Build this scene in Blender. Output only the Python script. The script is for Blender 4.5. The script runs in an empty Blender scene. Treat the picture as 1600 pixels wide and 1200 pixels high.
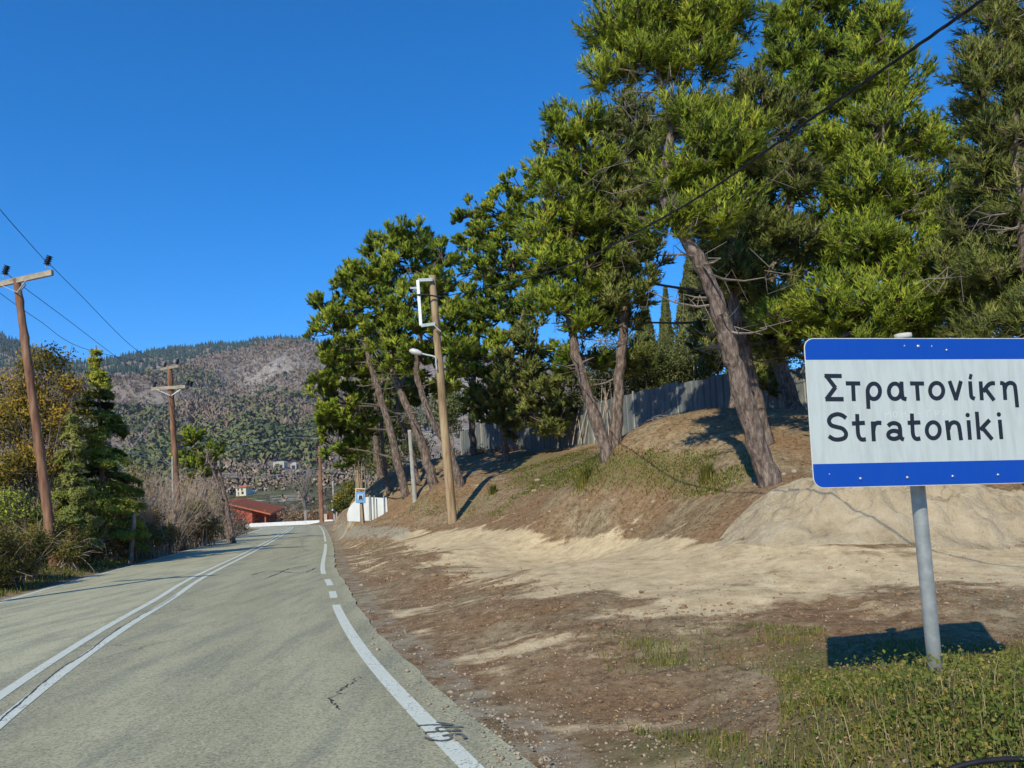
import bpy, math, random
import numpy as np
from mathutils import Vector, Matrix
from mathutils.noise import noise as mnoise

S = bpy.context.scene
COL = S.collection
RNG = np.random.default_rng(7)
random.seed(7)

# ---------------------------------------------------------------- camera, sky, sun, exposure
CAM_H, PITCH, ROLL, FPX, PY0 = 1.5, math.radians(4.5), math.radians(3.0), 1200.0, 691.0
FW = np.array([0, math.cos(PITCH), math.sin(PITCH)])
_rt = np.array([1., 0, 0]); _up = np.cross(_rt, FW)
RT = _rt * math.cos(ROLL) - _up * math.sin(ROLL)
UP = _up * math.cos(ROLL) + _rt * math.sin(ROLL)
CAM = np.array([0, 0, CAM_H])
cd = bpy.data.cameras.new('camera'); cam = bpy.data.objects.new('camera', cd); COL.objects.link(cam)
cd.sensor_width = 36; cd.lens = 36 * FPX / 1600; cd.shift_y = (PY0 - 600) / 1600
cd.clip_start = 0.05; cd.clip_end = 12000
m = Matrix((( RT[0], UP[0], -FW[0], 0), (RT[1], UP[1], -FW[1], 0), (RT[2], UP[2], -FW[2], CAM_H), (0, 0, 0, 1)))
cam.matrix_world = m
S.camera = cam

HAZE = .00008
SUN_EL, SUN_AZ = math.radians(38), math.radians(201)      # azimuth clockwise from +Y
w = bpy.data.worlds.new('World'); S.world = w; w.use_nodes = True
nt = w.node_tree; bg = nt.nodes['Background']
sky = nt.nodes.new('ShaderNodeTexSky'); sky.sky_type = 'NISHITA'; sky.sun_disc = False
sky.sun_elevation = SUN_EL; sky.sun_rotation = SUN_AZ; sky.altitude = 600
sky.air_density = 1.0; sky.dust_density = 0.0; sky.ozone_density = 10.0
hs = nt.nodes.new('ShaderNodeHueSaturation'); hs.inputs['Saturation'].default_value = 1.21   # the phone's strong blue
nt.links.new(sky.outputs[0], hs.inputs['Color']); nt.links.new(hs.outputs[0], bg.inputs[0]); bg.inputs[1].default_value = 0.15
sl = bpy.data.lights.new('sun', 'SUN'); sun = bpy.data.objects.new('sun', sl); COL.objects.link(sun)
sl.energy = 3.6; sl.angle = math.radians(0.5); sl.color = (1.0, 0.93, 0.72)
sdir = Vector((math.sin(SUN_AZ) * math.cos(SUN_EL), math.cos(SUN_AZ) * math.cos(SUN_EL), math.sin(SUN_EL)))
sun.rotation_euler = sdir.to_track_quat('Z', 'Y').to_euler()
sun.location = (0, 0, 60)
S.view_settings.view_transform = 'Standard'; S.view_settings.look = 'None'
S.view_settings.gamma = 1; S.view_settings.use_curve_mapping = False
S.view_settings.exposure = 0.40
S.render.engine = 'CYCLES'
S.cycles.max_bounces = 6; S.cycles.diffuse_bounces = 3; S.cycles.transparent_max_bounces = 4
S.cycles.use_denoising = True
S.render.use_persistent_data = False

# ---------------------------------------------------------------- photo measuring helpers: pixel of the 1600x1200 photo + distance -> world point
def ray(px, py): return RT * (px - 800) / FPX - UP * (py - PY0) / FPX + FW
def at(px, py, Y):
    d = ray(px, py); return CAM + d * Y / d[1]
def atz(px, py, z=0.0):
    d = ray(px, py); return CAM + d * (z - CAM_H) / d[2]
def projv(P):
    v = P - CAM; z = v @ FW; z = np.where(np.abs(z) < 1e-6, 1e-6, z)
    return 800 + FPX * (v @ RT) / z, PY0 - FPX * (v @ UP) / z, z
def sst(a, b, x):
    t = np.clip((np.asarray(x, float) - a) / (b - a), 0, 1); return t * t * (3 - 2 * t)
def _h(i, j, s):
    n = (i * 374761393 + j * 668265263 + s * 1442695041) & 0xffffffff
    n = ((n ^ (n >> 13)) * 1274126177) & 0xffffffff
    return ((n ^ (n >> 16)) & 0xffff) / 65535.0
def vn(x, y, f=1.0, s=0):
    x = np.asarray(x, float) * f + 1000; y = np.asarray(y, float) * f + 1000
    i = np.floor(x).astype(np.int64); j = np.floor(y).astype(np.int64)
    u = x - i; v = y - j; u = u * u * (3 - 2 * u); v = v * v * (3 - 2 * v)
    return ((_h(i, j, s) * (1 - u) + _h(i + 1, j, s) * u) * (1 - v) + (_h(i, j + 1, s) * (1 - u) + _h(i + 1, j + 1, s) * u) * v) - 0.5
def fbm(x, y, f=1.0, s=0, o=4):
    r = 0; a = 1
    for k in range(o): r = r + a * vn(x, y, f * 2 ** k, s + k * 7); a *= .5
    return r

# ---------------------------------------------------------------- object helpers
def tag(o, label=None, cat=None, group=None, kind=None):
    if label: o['label'] = label
    if cat: o['category'] = cat
    if group: o['group'] = group
    if kind: o['kind'] = kind
    return o
def empty(name, loc=(0, 0, 0), label=None, cat=None, group=None):
    o = bpy.data.objects.new(name, None); COL.objects.link(o); o.location = [float(a) for a in loc]
    o.empty_display_size = .2
    return tag(o, label, cat, group)
def link(name, me, mat=None, parent=None, smooth=False):
    if mat is not None and not me.materials:
        for q in (mat if isinstance(mat, (list, tuple)) else [mat]): me.materials.append(q)
    if smooth: me.polygons.foreach_set('use_smooth', np.ones(len(me.polygons), bool))
    o = bpy.data.objects.new(name, me); COL.objects.link(o)
    if parent is not None:
        o.parent = parent; o.location = -parent.location if parent.type == 'EMPTY' else (0, 0, 0)
    return o
def tri_mesh(name, V, T, tint=None, nrm=None):
    me = bpy.data.meshes.new(name); V = np.ascontiguousarray(V, np.float32); T = np.ascontiguousarray(T, np.int32)
    me.vertices.add(len(V)); me.vertices.foreach_set('co', V.ravel())
    k = T.shape[1]
    me.loops.add(T.size); me.loops.foreach_set('vertex_index', T.ravel())
    me.polygons.add(len(T)); me.polygons.foreach_set('loop_start', np.arange(0, T.size, k, dtype=np.int32))
    if tint is not None:
        tint = np.asarray(tint, np.float32)
        if tint.ndim == 1:
            a = me.attributes.new('tint', 'FLOAT', 'POINT'); a.data.foreach_set('value', tint)
        else:
            a = me.attributes.new('zone', 'FLOAT_COLOR', 'POINT'); a.data.foreach_set('color', np.c_[tint, np.ones(len(tint))].astype(np.float32).ravel())
    if nrm is not None:
        a = me.attributes.new('soft', 'FLOAT_VECTOR', 'POINT'); a.data.foreach_set('vector', np.ascontiguousarray(nrm, np.float32).ravel())
    me.update(calc_edges=True); me.validate()
    return me
class MB:
    """collects quads / polygons of one part"""
    def __init__(s): s.V = []; s.F = []
    def add(s, V, F):
        b = len(s.V); s.V += [tuple(float(c) for c in v) for v in V]; s.F += [tuple(i + b for i in f) for f in F]; return s
    def box(s, c, sx, sy, sz, M=None):
        P = [np.array([x * sx / 2, y * sy / 2, z * sz / 2]) for x in (-1, 1) for y in (-1, 1) for z in (-1, 1)]
        if M is not None: P = [M @ p for p in P]
        return s.add([p + np.array(c) for p in P], [(0, 1, 3, 2), (4, 6, 7, 5), (0, 4, 5, 1), (2, 3, 7, 6), (0, 2, 6, 4), (1, 5, 7, 3)])
    def beam(s, a, b, w, h, up=(0, 0, 1)):
        a = np.array(a, float); b = np.array(b, float); d = b - a; L = np.linalg.norm(d); d /= L
        r = np.cross(d, up); r /= np.linalg.norm(r); u = np.cross(r, d)
        return s.box((a + b) / 2, w, L, h, np.array([r, d, u]).T)
    def tube(s, P, R, n=8, cap=True, jit=0, seed=0):
        P = np.array(P, float); k = len(P); R = np.full(k, R) if np.isscalar(R) else np.array(R, float)
        T = np.gradient(P, axis=0); T /= np.linalg.norm(T, axis=1)[:, None] + 1e-12
        ref = np.array([0, 0, 1.]) if abs(T[0][2]) < .9 else np.array([0, 1., 0])
        V = []; rg = np.random.default_rng(seed)
        A = np.cross(T[0], ref); A /= np.linalg.norm(A)
        for i in range(k):
            A = A - T[i] * (A @ T[i]); A /= np.linalg.norm(A); B = np.cross(T[i], A)
            for j in range(n):
                q = 2 * math.pi * j / n; rr = R[i] * (1 + (jit * (rg.random() - .5) if jit else 0))
                V.append(P[i] + (A * math.cos(q) + B * math.sin(q)) * rr)
        F = [(i * n + j, i * n + (j + 1) % n, (i + 1) * n + (j + 1) % n, (i + 1) * n + j) for i in range(k - 1) for j in range(n)]
        if cap: F += [tuple(range(n))[::-1], tuple((k - 1) * n + j for j in range(n))]
        return s.add(V, F)
    def build(s, name, mat, parent=None, smooth=False):
        me = bpy.data.meshes.new(name); me.from_pydata(s.V, [], s.F); me.update()
        return link(name, me, mat, parent, smooth)
def catmull(P, n=8):
    P = [np.array(p, float) for p in P]; P = [2 * P[0] - P[1]] + P + [2 * P[-1] - P[-2]]; out = []
    for i in range(1, len(P) - 2):
        for k in range(n):
            t = k / n; a, b, c, d = P[i - 1:i + 3]
            out.append(.5 * (2 * b + (c - a) * t + (2 * a - 5 * b + 4 * c - d) * t * t + (3 * b - a - 3 * c + d) * t ** 3))
    out.append(P[-2]); return np.array(out)

# ---------------------------------------------------------------- materials
def newmat(name):
    mt = bpy.data.materials.new(name); mt.use_nodes = True; n = mt.node_tree.nodes; l = mt.node_tree.links
    return mt, n, l, n['Principled BSDF']
def N(n, t, **k):
    q = n.new(t)
    for a, b in k.items(): setattr(q, a, b)
    return q
def noise_node(n, l, scale, detail=4, vec=None, rough=.6):
    q = n.new('ShaderNodeTexNoise'); q.inputs['Scale'].default_value = scale; q.inputs['Detail'].default_value = detail; q.inputs['Roughness'].default_value = rough
    if vec is not None: l.new(vec, q.inputs['Vector'])
    return q
def ramp(n, l, src, stops):
    q = n.new('ShaderNodeValToRGB'); e = q.color_ramp.elements
    while len(e) < len(stops): e.new(.5)
    for i, (p, c) in enumerate(stops):
        e[i].position = p; e[i].color = (*c, 1) if len(c) == 3 else c
    l.new(src, q.inputs[0]); return q
def mixc(n, l, f, a, b, mode='MIX'):
    q = n.new('ShaderNodeMix'); q.data_type = 'RGBA'; q.blend_type = mode
    for s, v in ((q.inputs[0], f), (q.inputs[6], a), (q.inputs[7], b)):
        if hasattr(v, 'links') or hasattr(v, 'is_linked'): l.new(v, s)
        elif isinstance(v, (int, float)): s.default_value = v
        else: s.default_value = (*v, 1)
    return q.outputs[2]
def mth(n, l, op, a, b=0.0, c=None, clamp=False):
    q = n.new('ShaderNodeMath'); q.operation = op; q.use_clamp = clamp
    for s, v in zip(q.inputs, (a, b, c)):
        if v is None: continue
        if hasattr(v, 'is_linked'): l.new(v, s)
        else: s.default_value = v
    return q.outputs[0]
def coord(n, l, scale=(1, 1, 1)):
    tc = n.new('ShaderNodeTexCoord'); mp = n.new('ShaderNodeMapping'); mp.inputs['Scale'].default_value = scale
    l.new(tc.outputs['Object'], mp.inputs[0]); return mp.outputs[0]
def bump(n, l, b, h, strength=.5, dist=.02):
    q = n.new('ShaderNodeBump'); q.inputs['Strength'].default_value = strength; q.inputs['Distance'].default_value = dist
    l.new(h, q.inputs['Height']); l.new(q.outputs[0], b.inputs['Normal'])
def simple(name, stops, scale=6, rough=.8, metal=0, stretch=(1, 1, 1), bs=.3, bd=.01, detail=5, spec=.3):
    mt, n, l, b = newmat(name); v = coord(n, l, stretch); q = noise_node(n, l, scale, detail, v)
    k = len(stops); r = ramp(n, l, q.outputs[0], [(.3 + .4 * i / max(1, k - 1), c) for i, c in enumerate(stops)])
    l.new(r.outputs[0], b.inputs['Base Color']); b.inputs['Roughness'].default_value = rough; b.inputs['Metallic'].default_value = metal
    b.inputs['Specular IOR Level'].default_value = spec
    if bs: bump(n, l, b, q.outputs[0], bs, bd)
    return mt
def leafmat(name, stops, transl=.25, rough=.7, nscale=.35, namt=.35, soft=False):
    """colour from the per-leaf 'tint' value plus broad variation from one part of the plant to the next"""
    mt, n, l, b = newmat(name); at_ = n.new('ShaderNodeAttribute'); at_.attribute_name = 'tint'
    q = noise_node(n, l, nscale, 2, coord(n, l))
    f = mth(n, l, 'ADD', at_.outputs['Fac'], mth(n, l, 'MULTIPLY', mth(n, l, 'SUBTRACT', q.outputs[0], .5), namt * 2), clamp=True)
    r = ramp(n, l, f, stops); l.new(r.outputs[0], b.inputs['Base Color'])
    b.inputs['Roughness'].default_value = rough; b.inputs['Specular IOR Level'].default_value = .25
    if soft:   # leaves of one clump share the clump's round surface direction
        ns = n.new('ShaderNodeAttribute'); ns.attribute_name = 'soft'; gm = n.new('ShaderNodeNewGeometry'); vm_ = n.new('ShaderNodeMix'); vm_.data_type = 'VECTOR'; vm_.inputs[0].default_value = soft
        l.new(gm.outputs['Normal'], vm_.inputs[4]); l.new(ns.outputs['Vector'], vm_.inputs[5]); vn_ = N(n, 'ShaderNodeVectorMath', operation='NORMALIZE'); l.new(vm_.outputs[1], vn_.inputs[0]); l.new(vn_.outputs[0], b.inputs['Normal'])
    if transl:
        t = n.new('ShaderNodeBsdfTranslucent'); l.new(r.outputs[0], t.inputs[0]); mx = n.new('ShaderNodeMixShader'); mx.inputs[0].default_value = transl
        l.new(b.outputs[0], mx.inputs[1]); l.new(t.outputs[0], mx.inputs[2]); l.new(mx.outputs[0], n['Material Output'].inputs[0])
    return mt

M = {}
M['needle'] = leafmat('pine_needle', [(0, (0.099, 0.157, 0.018)), (.45, (0.316, 0.408, 0.033)), (.8, (0.523, 0.566, 0.052)), (1, (0.654, 0.525, 0.105))], .3, soft=.72)
M['needle_olive'] = leafmat('pine_needle_olive', [(0, (0.092, 0.134, 0.029)), (.5, (0.279, 0.311, 0.064)), (1, (0.456, 0.437, 0.132))], .35, soft=.72)
M['needle_blue'] = leafmat('cedar_needle', [(0, (0.100, 0.147, 0.028)), (.5, (0.299, 0.348, 0.050)), (1, (0.599, 0.590, 0.078))], .3, soft=.72)
M['cypress'] = leafmat('cypress_foliage', [(0, (0.058, 0.078, 0.022)), (.5, (0.156, 0.176, 0.048)), (1, (0.260, 0.260, 0.084))], .25, soft=.72)
M['oak'] = leafmat('yellow_green_leaf', [(0, (0.116, 0.113, 0.018)), (.45, (0.331, 0.255, 0.033)), (.8, (0.544, 0.338, 0.044)), (1, (0.544, 0.226, 0.044))], .35, soft=.72)
M['bramble'] = leafmat('bramble_leaf', [(0, (0.089, 0.105, 0.020)), (.4, (0.211, 0.202, 0.039)), (.7, (0.324, 0.209, 0.055)), (1, (0.406, 0.164, 0.055))], .3, nscale=.9, namt=.4, soft=.72)
M['citrus'] = leafmat('yellow_bush_leaf', [(0, (0.039, 0.065, 0.012)), (.5, (0.117, 0.156, 0.024)), (1, (0.455, 0.260, 0.024))], .25, nscale=.8, namt=.5, soft=.72)
M['weed'] = leafmat('weed_leaf', [(0, (0.067, 0.105, 0.017)), (.5, (0.156, 0.191, 0.030)), (1, (0.313, 0.236, 0.064))], .25, nscale=1.6, namt=.35)
M['drygrass'] = leafmat('dry_grass_blade', [(0, (.16, .12, .05)), (1, (.42, .34, .18))], .2)
M['litter'] = leafmat('pine_litter', [(0, (0.114, 0.060, 0.029)), (.5, (0.260, 0.144, 0.062)), (1, (0.552, 0.389, 0.203))], 0, nscale=1.0, namt=.2)
M['far_bare'] = leafmat('bare_wood_crown', [(0, (0.248, 0.179, 0.128)), (.5, (0.333, 0.244, 0.175)), (1, (0.419, 0.322, 0.234))], 0, nscale=.004, namt=.6, rough=1, soft=1.0)
M['far_green'] = leafmat('evergreen_crown', [(0, (0.068, 0.086, 0.041)), (.5, (0.128, 0.151, 0.053)), (1, (0.210, 0.202, 0.069))], 0, nscale=.006, namt=.6, rough=1, soft=1.0)
M['far_conifer'] = leafmat('conifer_crown', [(0, (0.021, 0.043, 0.041)), (1, (0.053, 0.095, 0.068))], 0, nscale=.01, rough=1, soft=1.0)
M['barepurple'] = simple('bare_twig_purple', [(.10, .075, .07), (.2, .15, .14)], 3, .9, bs=0)
M['bark'] = simple('pine_bark', [(.05, .036, .03), (.17, .125, .10), (.34, .27, .22)], 14, .95, stretch=(1, 1, .35), bs=1.0, bd=.08)
M['branch'] = simple('pine_branch', [(.07, .05, .04), (.17, .13, .10)], 8, .9, bs=0)
M['deadwood'] = simple('dead_grey_wood', [(.16, .13, .105), (.34, .29, .24)], 6, .9, bs=0)
M['twig'] = simple('bramble_twig', [(.24, .175, .125), (.50, .40, .31)], 2.5, .9, bs=0)
M['pole_red'] = simple('creosoted_pole', [(.10, .045, .028), (.23, .115, .065), (.33, .20, .125)], 7, .8, stretch=(1, 1, .12), bs=.6, bd=.02)
M['pole_tan'] = simple('weathered_pole', [(.15, .095, .05), (.33, .23, .13), (.46, .36, .22)], 7, .85, stretch=(1, 1, .12), bs=.6, bd=.02)
M['timber'] = simple('grey_timber', [(.26, .21, .15), (.48, .41, .31)], 9, .85, stretch=(.3, 1, 1), bs=.4)
M['galv'] = simple('galvanised_steel', [(.40, .44, .44), (.60, .63, .62)], 18, .45, .55, bs=.12, bd=.003)
M['lamp'] = simple('lamp_housing', [(.50, .52, .50), (.62, .63, .60)], 10, .5, .1, bs=0)
M['black'] = simple('black_rubber', [(.008, .008, .01), (.02, .02, .024)], 20, .5, bs=0)
M['insul'] = simple('dark_insulator', [(.012, .016, .035), (.025, .03, .05)], 20, .25, bs=0, spec=.6)
M['concrete'] = simple('grey_concrete', [(.30, .29, .26), (.44, .43, .39)], 5, .9)
M['whitewall'] = simple('white_kerb_paint', [(.62, .62, .58), (.80, .80, .77)], 3, .8)
M['redwall'] = simple('red_render', [(.42, .085, .035), (.52, .12, .05)], 1.5, .9, bs=.1)
M['terracotta'] = simple('terracotta_tile', [(.42, .12, .055), (.52, .18, .085)], 4, .9)
M['yellowwall'] = simple('yellow_render', [(.58, .44, .19), (.68, .54, .26)], 2, .9, bs=.1)
M['creamwall'] = simple('cream_render', [(.62, .55, .38), (.74, .67, .50)], .6, .9, bs=0)
M['palestone'] = simple('pale_stone', [(.34, .31, .25), (.56, .52, .44)], .35, .95, bs=0)
M['tanwall'] = simple('tan_render', [(.42, .31, .22), (.56, .43, .32)], 3, .9, bs=.1)
M['brownpanel'] = simple('brown_fence_panel', [(.12, .04, .02), (.20, .075, .04)], 5, .8, bs=.1)
M['darkglass'] = simple('dark_window', [(.02, .022, .028), (.04, .04, .05)], 3, .2, bs=0, spec=.6)
M['shade'] = simple('recess_shade', [(.10, .08, .09), (.15, .12, .13)], 3, .8, bs=0)  # grey-violet that stands for the shade in the porch recess
M['clod'] = simple('soil_clod', [(.12, .07, .038), (.24, .15, .085), (.34, .25, .16)], 2.2, .95, bs=.6)
M['rock'] = simple('pale_rock', [(.22, .16, .11), (.46, .38, .28)], 9, .9, bs=.6)

def plain(name, c, rough=.5, metal=0, spec=.4):
    mt, n, l, b = newmat(name); b.inputs['Base Color'].default_value = (*c, 1); b.inputs['Roughness'].default_value = rough
    b.inputs['Metallic'].default_value = metal; b.inputs['Specular IOR Level'].default_value = spec; return mt
def signmat(name, a, bcol, streak=.5):
    mt, n, l, b = newmat(name)
    q = noise_node(n, l, 9, 5, coord(n, l, (3.2, 1, .45))); q2 = noise_node(n, l, 60, 3, coord(n, l))
    f = mth(n, l, 'MULTIPLY', ramp(n, l, q.outputs[0], [(.42, (0, 0, 0)), (.72, (1, 1, 1))]).outputs[0], streak)
    c = mixc(n, l, f, a, bcol); c2 = mixc(n, l, mth(n, l, 'MULTIPLY', q2.outputs[0], .12), c, bcol)
    l.new(c2, b.inputs['Base Color']); b.inputs['Roughness'].default_value = .42; b.inputs['Specular IOR Level'].default_value = .35
    return mt
M['sign_white'] = signmat('sign_white', (.52, .575, .56), (.36, .39, .38), .5)
M['sign_rim'] = simple('sign_rim', [(.5, .52, .5), (.66, .67, .64)], 20, .6, bs=0)
M['sign_blue'] = signmat('sign_blue', (.003, .06, .40), (.006, .07, .37), .5)
M['sign_ink'] = plain('sign_ink', (.014, .018, .026), .45)
M['scratch'] = plain('scratch', (.60, .63, .62), .6)
M['zinc'] = simple('zinc_bolt', [(.45, .47, .5), (.65, .66, .68)], 40, .35, .7, bs=0)
M['cap'] = simple('plastic_cap', [(.48, .47, .40), (.6, .58, .5)], 20, .6, bs=0)
M['bus_blue'] = plain('bus_sign_blue', (.16, .36, .62), .5)
M['bus_white'] = plain('bus_sign_white', (.70, .74, .78), .5)
M['bus_orange'] = plain('bus_sign_orange', (.62, .36, .14), .5)
M['bus_ink'] = plain('bus_sign_ink', (.02, .02, .03), .5)

# asphalt: bleached, worn wheel paths lighter, aggregate speckle, faint cracks
mt, n, l, b = newmat('asphalt'); M['asphalt'] = mt
v = coord(n, l); za = N(n, 'ShaderNodeAttribute', attribute_name='tint')
fine = noise_node(n, l, 48, 4, v, .85); mid = noise_node(n, l, 2.2, 6, v, .65); big = noise_node(n, l, .35, 4, v)
strk = noise_node(n, l, 2.0, 5, coord(n, l, (1.6, .22, 1)), .6)
c = mixc(n, l, mid.outputs[0], (.285, .264, .158), (.415, .38, .225))
c = mixc(n, l, ramp(n, l, big.outputs[0], [(.4, (0, 0, 0)), (.62, (.6, .6, .6))]).outputs[0], c, (.41, .38, .235))
c = mixc(n, l, mth(n, l, 'MULTIPLY', za.outputs['Fac'], .75), c, (.56, .53, .33))
c = mixc(n, l, ramp(n, l, strk.outputs[0], [(.45, (0, 0, 0)), (.64, (.6, .6, .6))]).outputs[0], c, (.21, .21, .15))
c = mixc(n, l, ramp(n, l, fine.outputs[0], [(.36, (.85, .85, .85)), (.5, (0, 0, 0))]).outputs[0], c, (.09, .09, .075))
c = mixc(n, l, ramp(n, l, fine.outputs[0], [(.54, (0, 0, 0)), (.66, (.7, .7, .7))]).outputs[0], c, (.55, .54, .44))
vo = N(n, 'ShaderNodeTexVoronoi', feature='DISTANCE_TO_EDGE'); vo.inputs['Scale'].default_value = .38
wr = noise_node(n, l, 2.5, 6, v); vm = N(n, 'ShaderNodeVectorMath', operation='MULTIPLY_ADD'); l.new(wr.outputs['Color'], vm.inputs[0]); vm.inputs[1].default_value = (.9, .9, 0); l.new(v, vm.inputs[2]); l.new(vm.outputs[0], vo.inputs['Vector'])
crk = ramp(n, l, vo.outputs[0], [(0, (1, 1, 1)), (.006, (0, 0, 0))]); pm = ramp(n, l, noise_node(n, l, .28, 2, v).outputs[0], [(.56, (0, 0, 0)), (.64, (.75, .75, .75))])
c = mixc(n, l, mth(n, l, 'MULTIPLY', crk.outputs[0], pm.outputs[0]), c, (.03, .03, .028))
l.new(c, b.inputs['Base Color']); b.inputs['Roughness'].default_value = .86; b.inputs['Specular IOR Level'].default_value = .3
bump(n, l, b, mth(n, l, 'ADD', fine.outputs[0], mth(n, l, 'MULTIPLY', crk.outputs[0], -1.0)), .5, .008)

# road paint: worn white with asphalt showing through
mt, n, l, b = newmat('road_paint'); M['paint'] = mt
v = coord(n, l); q = noise_node(n, l, 42, 5, v, .75); q2 = noise_node(n, l, 3.0, 5, v)
c = mixc(n, l, q2.outputs[0], (.50, .52, .43), (.72, .74, .62))
f = ramp(n, l, mth(n, l, 'ADD', q.outputs[0], mth(n, l, 'MULTIPLY', q2.outputs[0], .35)), [(.74, (0, 0, 0)), (.80, (.85, .85, .85))])
c = mixc(n, l, f.outputs[0], c, (.17, .17, .15))
l.new(c, b.inputs['Base Color']); b.inputs['Roughness'].default_value = .7; bump(n, l, b, q.outputs[0], .3, .004)
M['tar'] = plain('crack_tar', (.045, .045, .042), .8)
M['graffiti'] = plain('grey_spray_paint', (.12, .125, .115), .7)

# ground: R sand, G green, B grey gravel (plan masks), brown pine-litter soil otherwise
mt, n, l, b = newmat('soil'); M['ground'] = mt
v = coord(n, l); z = N(n, 'ShaderNodeAttribute', attribute_name='zone'); sp = N(n, 'ShaderNodeSeparateColor'); l.new(z.outputs['Color'], sp.inputs[0])
vr = N(n, 'ShaderNodeVectorRotate', rotation_type='Z_AXIS'); l.new(v, vr.inputs['Vector']); vr.inputs['Angle'].default_value = math.radians(8)
vs = N(n, 'ShaderNodeVectorMath', operation='MULTIPLY'); l.new(vr.outputs[0], vs.inputs[0]); vs.inputs[1].default_value = (.5, .9, .2)
strk = noise_node(n, l, 1.0, 6, vs.outputs[0], .62); md = noise_node(n, l, 3.2, 6, v, .7); fi = noise_node(n, l, 38, 5, v, .75); lo = noise_node(n, l, .5, 3, v)
soil = ramp(n, l, md.outputs[0], [(.3, (.14, .102, .055)), (.5, (.275, .205, .115)), (.72, (.44, .35, .21))]).outputs[0]
soil = mixc(n, l, ramp(n, l, lo.outputs[0], [(.38, (0, 0, 0)), (.56, (.7, .7, .7))]).outputs[0], soil, (.23, .125, .06))
m9 = noise_node(n, l, 9, 4, v, .8)
soil = mixc(n, l, ramp(n, l, m9.outputs[0], [(.36, (.7, .7, .7)), (.48, (0, 0, 0))]).outputs[0], soil, (.07, .042, .024)); soil = mixc(n, l, ramp(n, l, m9.outputs[0], [(.55, (0, 0, 0)), (.68, (.65, .65, .65))]).outputs[0], soil, (.40, .31, .20))
sand = ramp(n, l, md.outputs[0], [(.3, (.41, .30, .17)), (.55, (.62, .485, .29)), (.75, (.72, .59, .37))]).outputs[0]
sf = mth(n, l, 'ADD', sp.outputs[0], mth(n, l, 'MULTIPLY', mth(n, l, 'SUBTRACT', strk.outputs[0], .5), 2.6))
sf = mth(n, l, 'ADD', sf, mth(n, l, 'MULTIPLY', mth(n, l, 'SUBTRACT', md.outputs[0], .5), .7))
sf = ramp(n, l, sf, [(.36, (0, 0, 0)), (.62, (1, 1, 1))]).outputs[0]
sand = mixc(n, l, ramp(n, l, m9.outputs[0], [(.36, (.35, .35, .35)), (.47, (0, 0, 0))]).outputs[0], sand, (.22, .15, .085))
c = mixc(n, l, sf, soil, sand)
gf = mth(n, l, 'ADD', sp.outputs[1], mth(n, l, 'MULTIPLY', mth(n, l, 'SUBTRACT', md.outputs[0], .5), 1.4)); gf = ramp(n, l, gf, [(.4, (0, 0, 0)), (.75, (.8, .8, .8))]).outputs[0]
c = mixc(n, l, gf, c, (.125, .12, .04))
bf = mth(n, l, 'ADD', sp.outputs[2], mth(n, l, 'MULTIPLY', mth(n, l, 'SUBTRACT', md.outputs[0], .5), .9)); bf = ramp(n, l, bf, [(.42, (0, 0, 0)), (.7, (1, 1, 1))]).outputs[0]
c = mixc(n, l, bf, c, (.33, .30, .225))
c = mixc(n, l, ramp(n, l, fi.outputs[0], [(.32, (.6, .6, .6)), (.46, (0, 0, 0))]).outputs[0], c, mixc(n, l, .55, c, (.03, .02, .012)))
c = mixc(n, l, ramp(n, l, fi.outputs[0], [(.62, (0, 0, 0)), (.74, (.5, .5, .5))]).outputs[0], c, (.52, .44, .33))
l.new(c, b.inputs['Base Color']); b.inputs['Roughness'].default_value = .97; b.inputs['Specular IOR Level'].default_value = .15
bump(n, l, b, mth(n, l, 'ADD', fi.outputs[0], mth(n, l, 'MULTIPLY', md.outputs[0], .7)), .8, .02)
# pale sand heap
mt, n, l, b = newmat('sand'); M['sand'] = mt
v = coord(n, l); md = noise_node(n, l, 2.2, 7, v, .7); fi = noise_node(n, l, 30, 5, v, .8)
c = ramp(n, l, md.outputs[0], [(.28, (.32, .235, .14)), (.45, (.52, .41, .255)), (.7, (.66, .54, .36))]).outputs[0]
c = mixc(n, l, ramp(n, l, fi.outputs[0], [(.33, (.45, .45, .45)), (.45, (0, 0, 0))]).outputs[0], c, (.24, .18, .11))
l.new(c, b.inputs['Base Color']); b.inputs['Roughness'].default_value = .97; bump(n, l, b, mth(n, l, 'ADD', fi.outputs[0], mth(n, l, 'MULTIPLY', md.outputs[0], 3)), .9, .05)
# hillside: R rocky outcrop, G field green, B pale stony ground
mt, n, l, b = newmat('hillside'); M['hill'] = mt
v = coord(n, l); z = N(n, 'ShaderNodeAttribute', attribute_name='zone'); sp = N(n, 'ShaderNodeSeparateColor'); l.new(z.outputs['Color'], sp.inputs[0])
md = noise_node(n, l, .03, 7, v, .7); fi = noise_node(n, l, .16, 6, v, .75)
c = ramp(n, l, md.outputs[0], [(.3, (.17, .135, .105)), (.5, (.25, .20, .165)), (.72, (.33, .28, .235))]).outputs[0]
c = mixc(n, l, sp.outputs[1], c, ramp(n, l, fi.outputs[0], [(.35, (.07, .085, .03)), (.65, (.15, .135, .06))]).outputs[0])
rf = mth(n, l, 'MULTIPLY', sp.outputs[0], ramp(n, l, fi.outputs[0], [(.5, (0, 0, 0)), (.6, (1, 1, 1))]).outputs[0])
c = mixc(n, l, rf, c, (.42, .40, .37))
pf = mth(n, l, 'MULTIPLY', sp.outputs[2], ramp(n, l, noise_node(n, l, .12, 4, coord(n, l, (.5, 1, 1)), .6).outputs[0], [(.5, (0, 0, 0)), (.56, (1, 1, 1))]).outputs[0])
c = mixc(n, l, pf, c, (.62, .60, .55))
l.new(c, b.inputs['Base Color']); b.inputs['Roughness'].default_value = 1; b.inputs['Specular IOR Level'].default_value = .05
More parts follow.
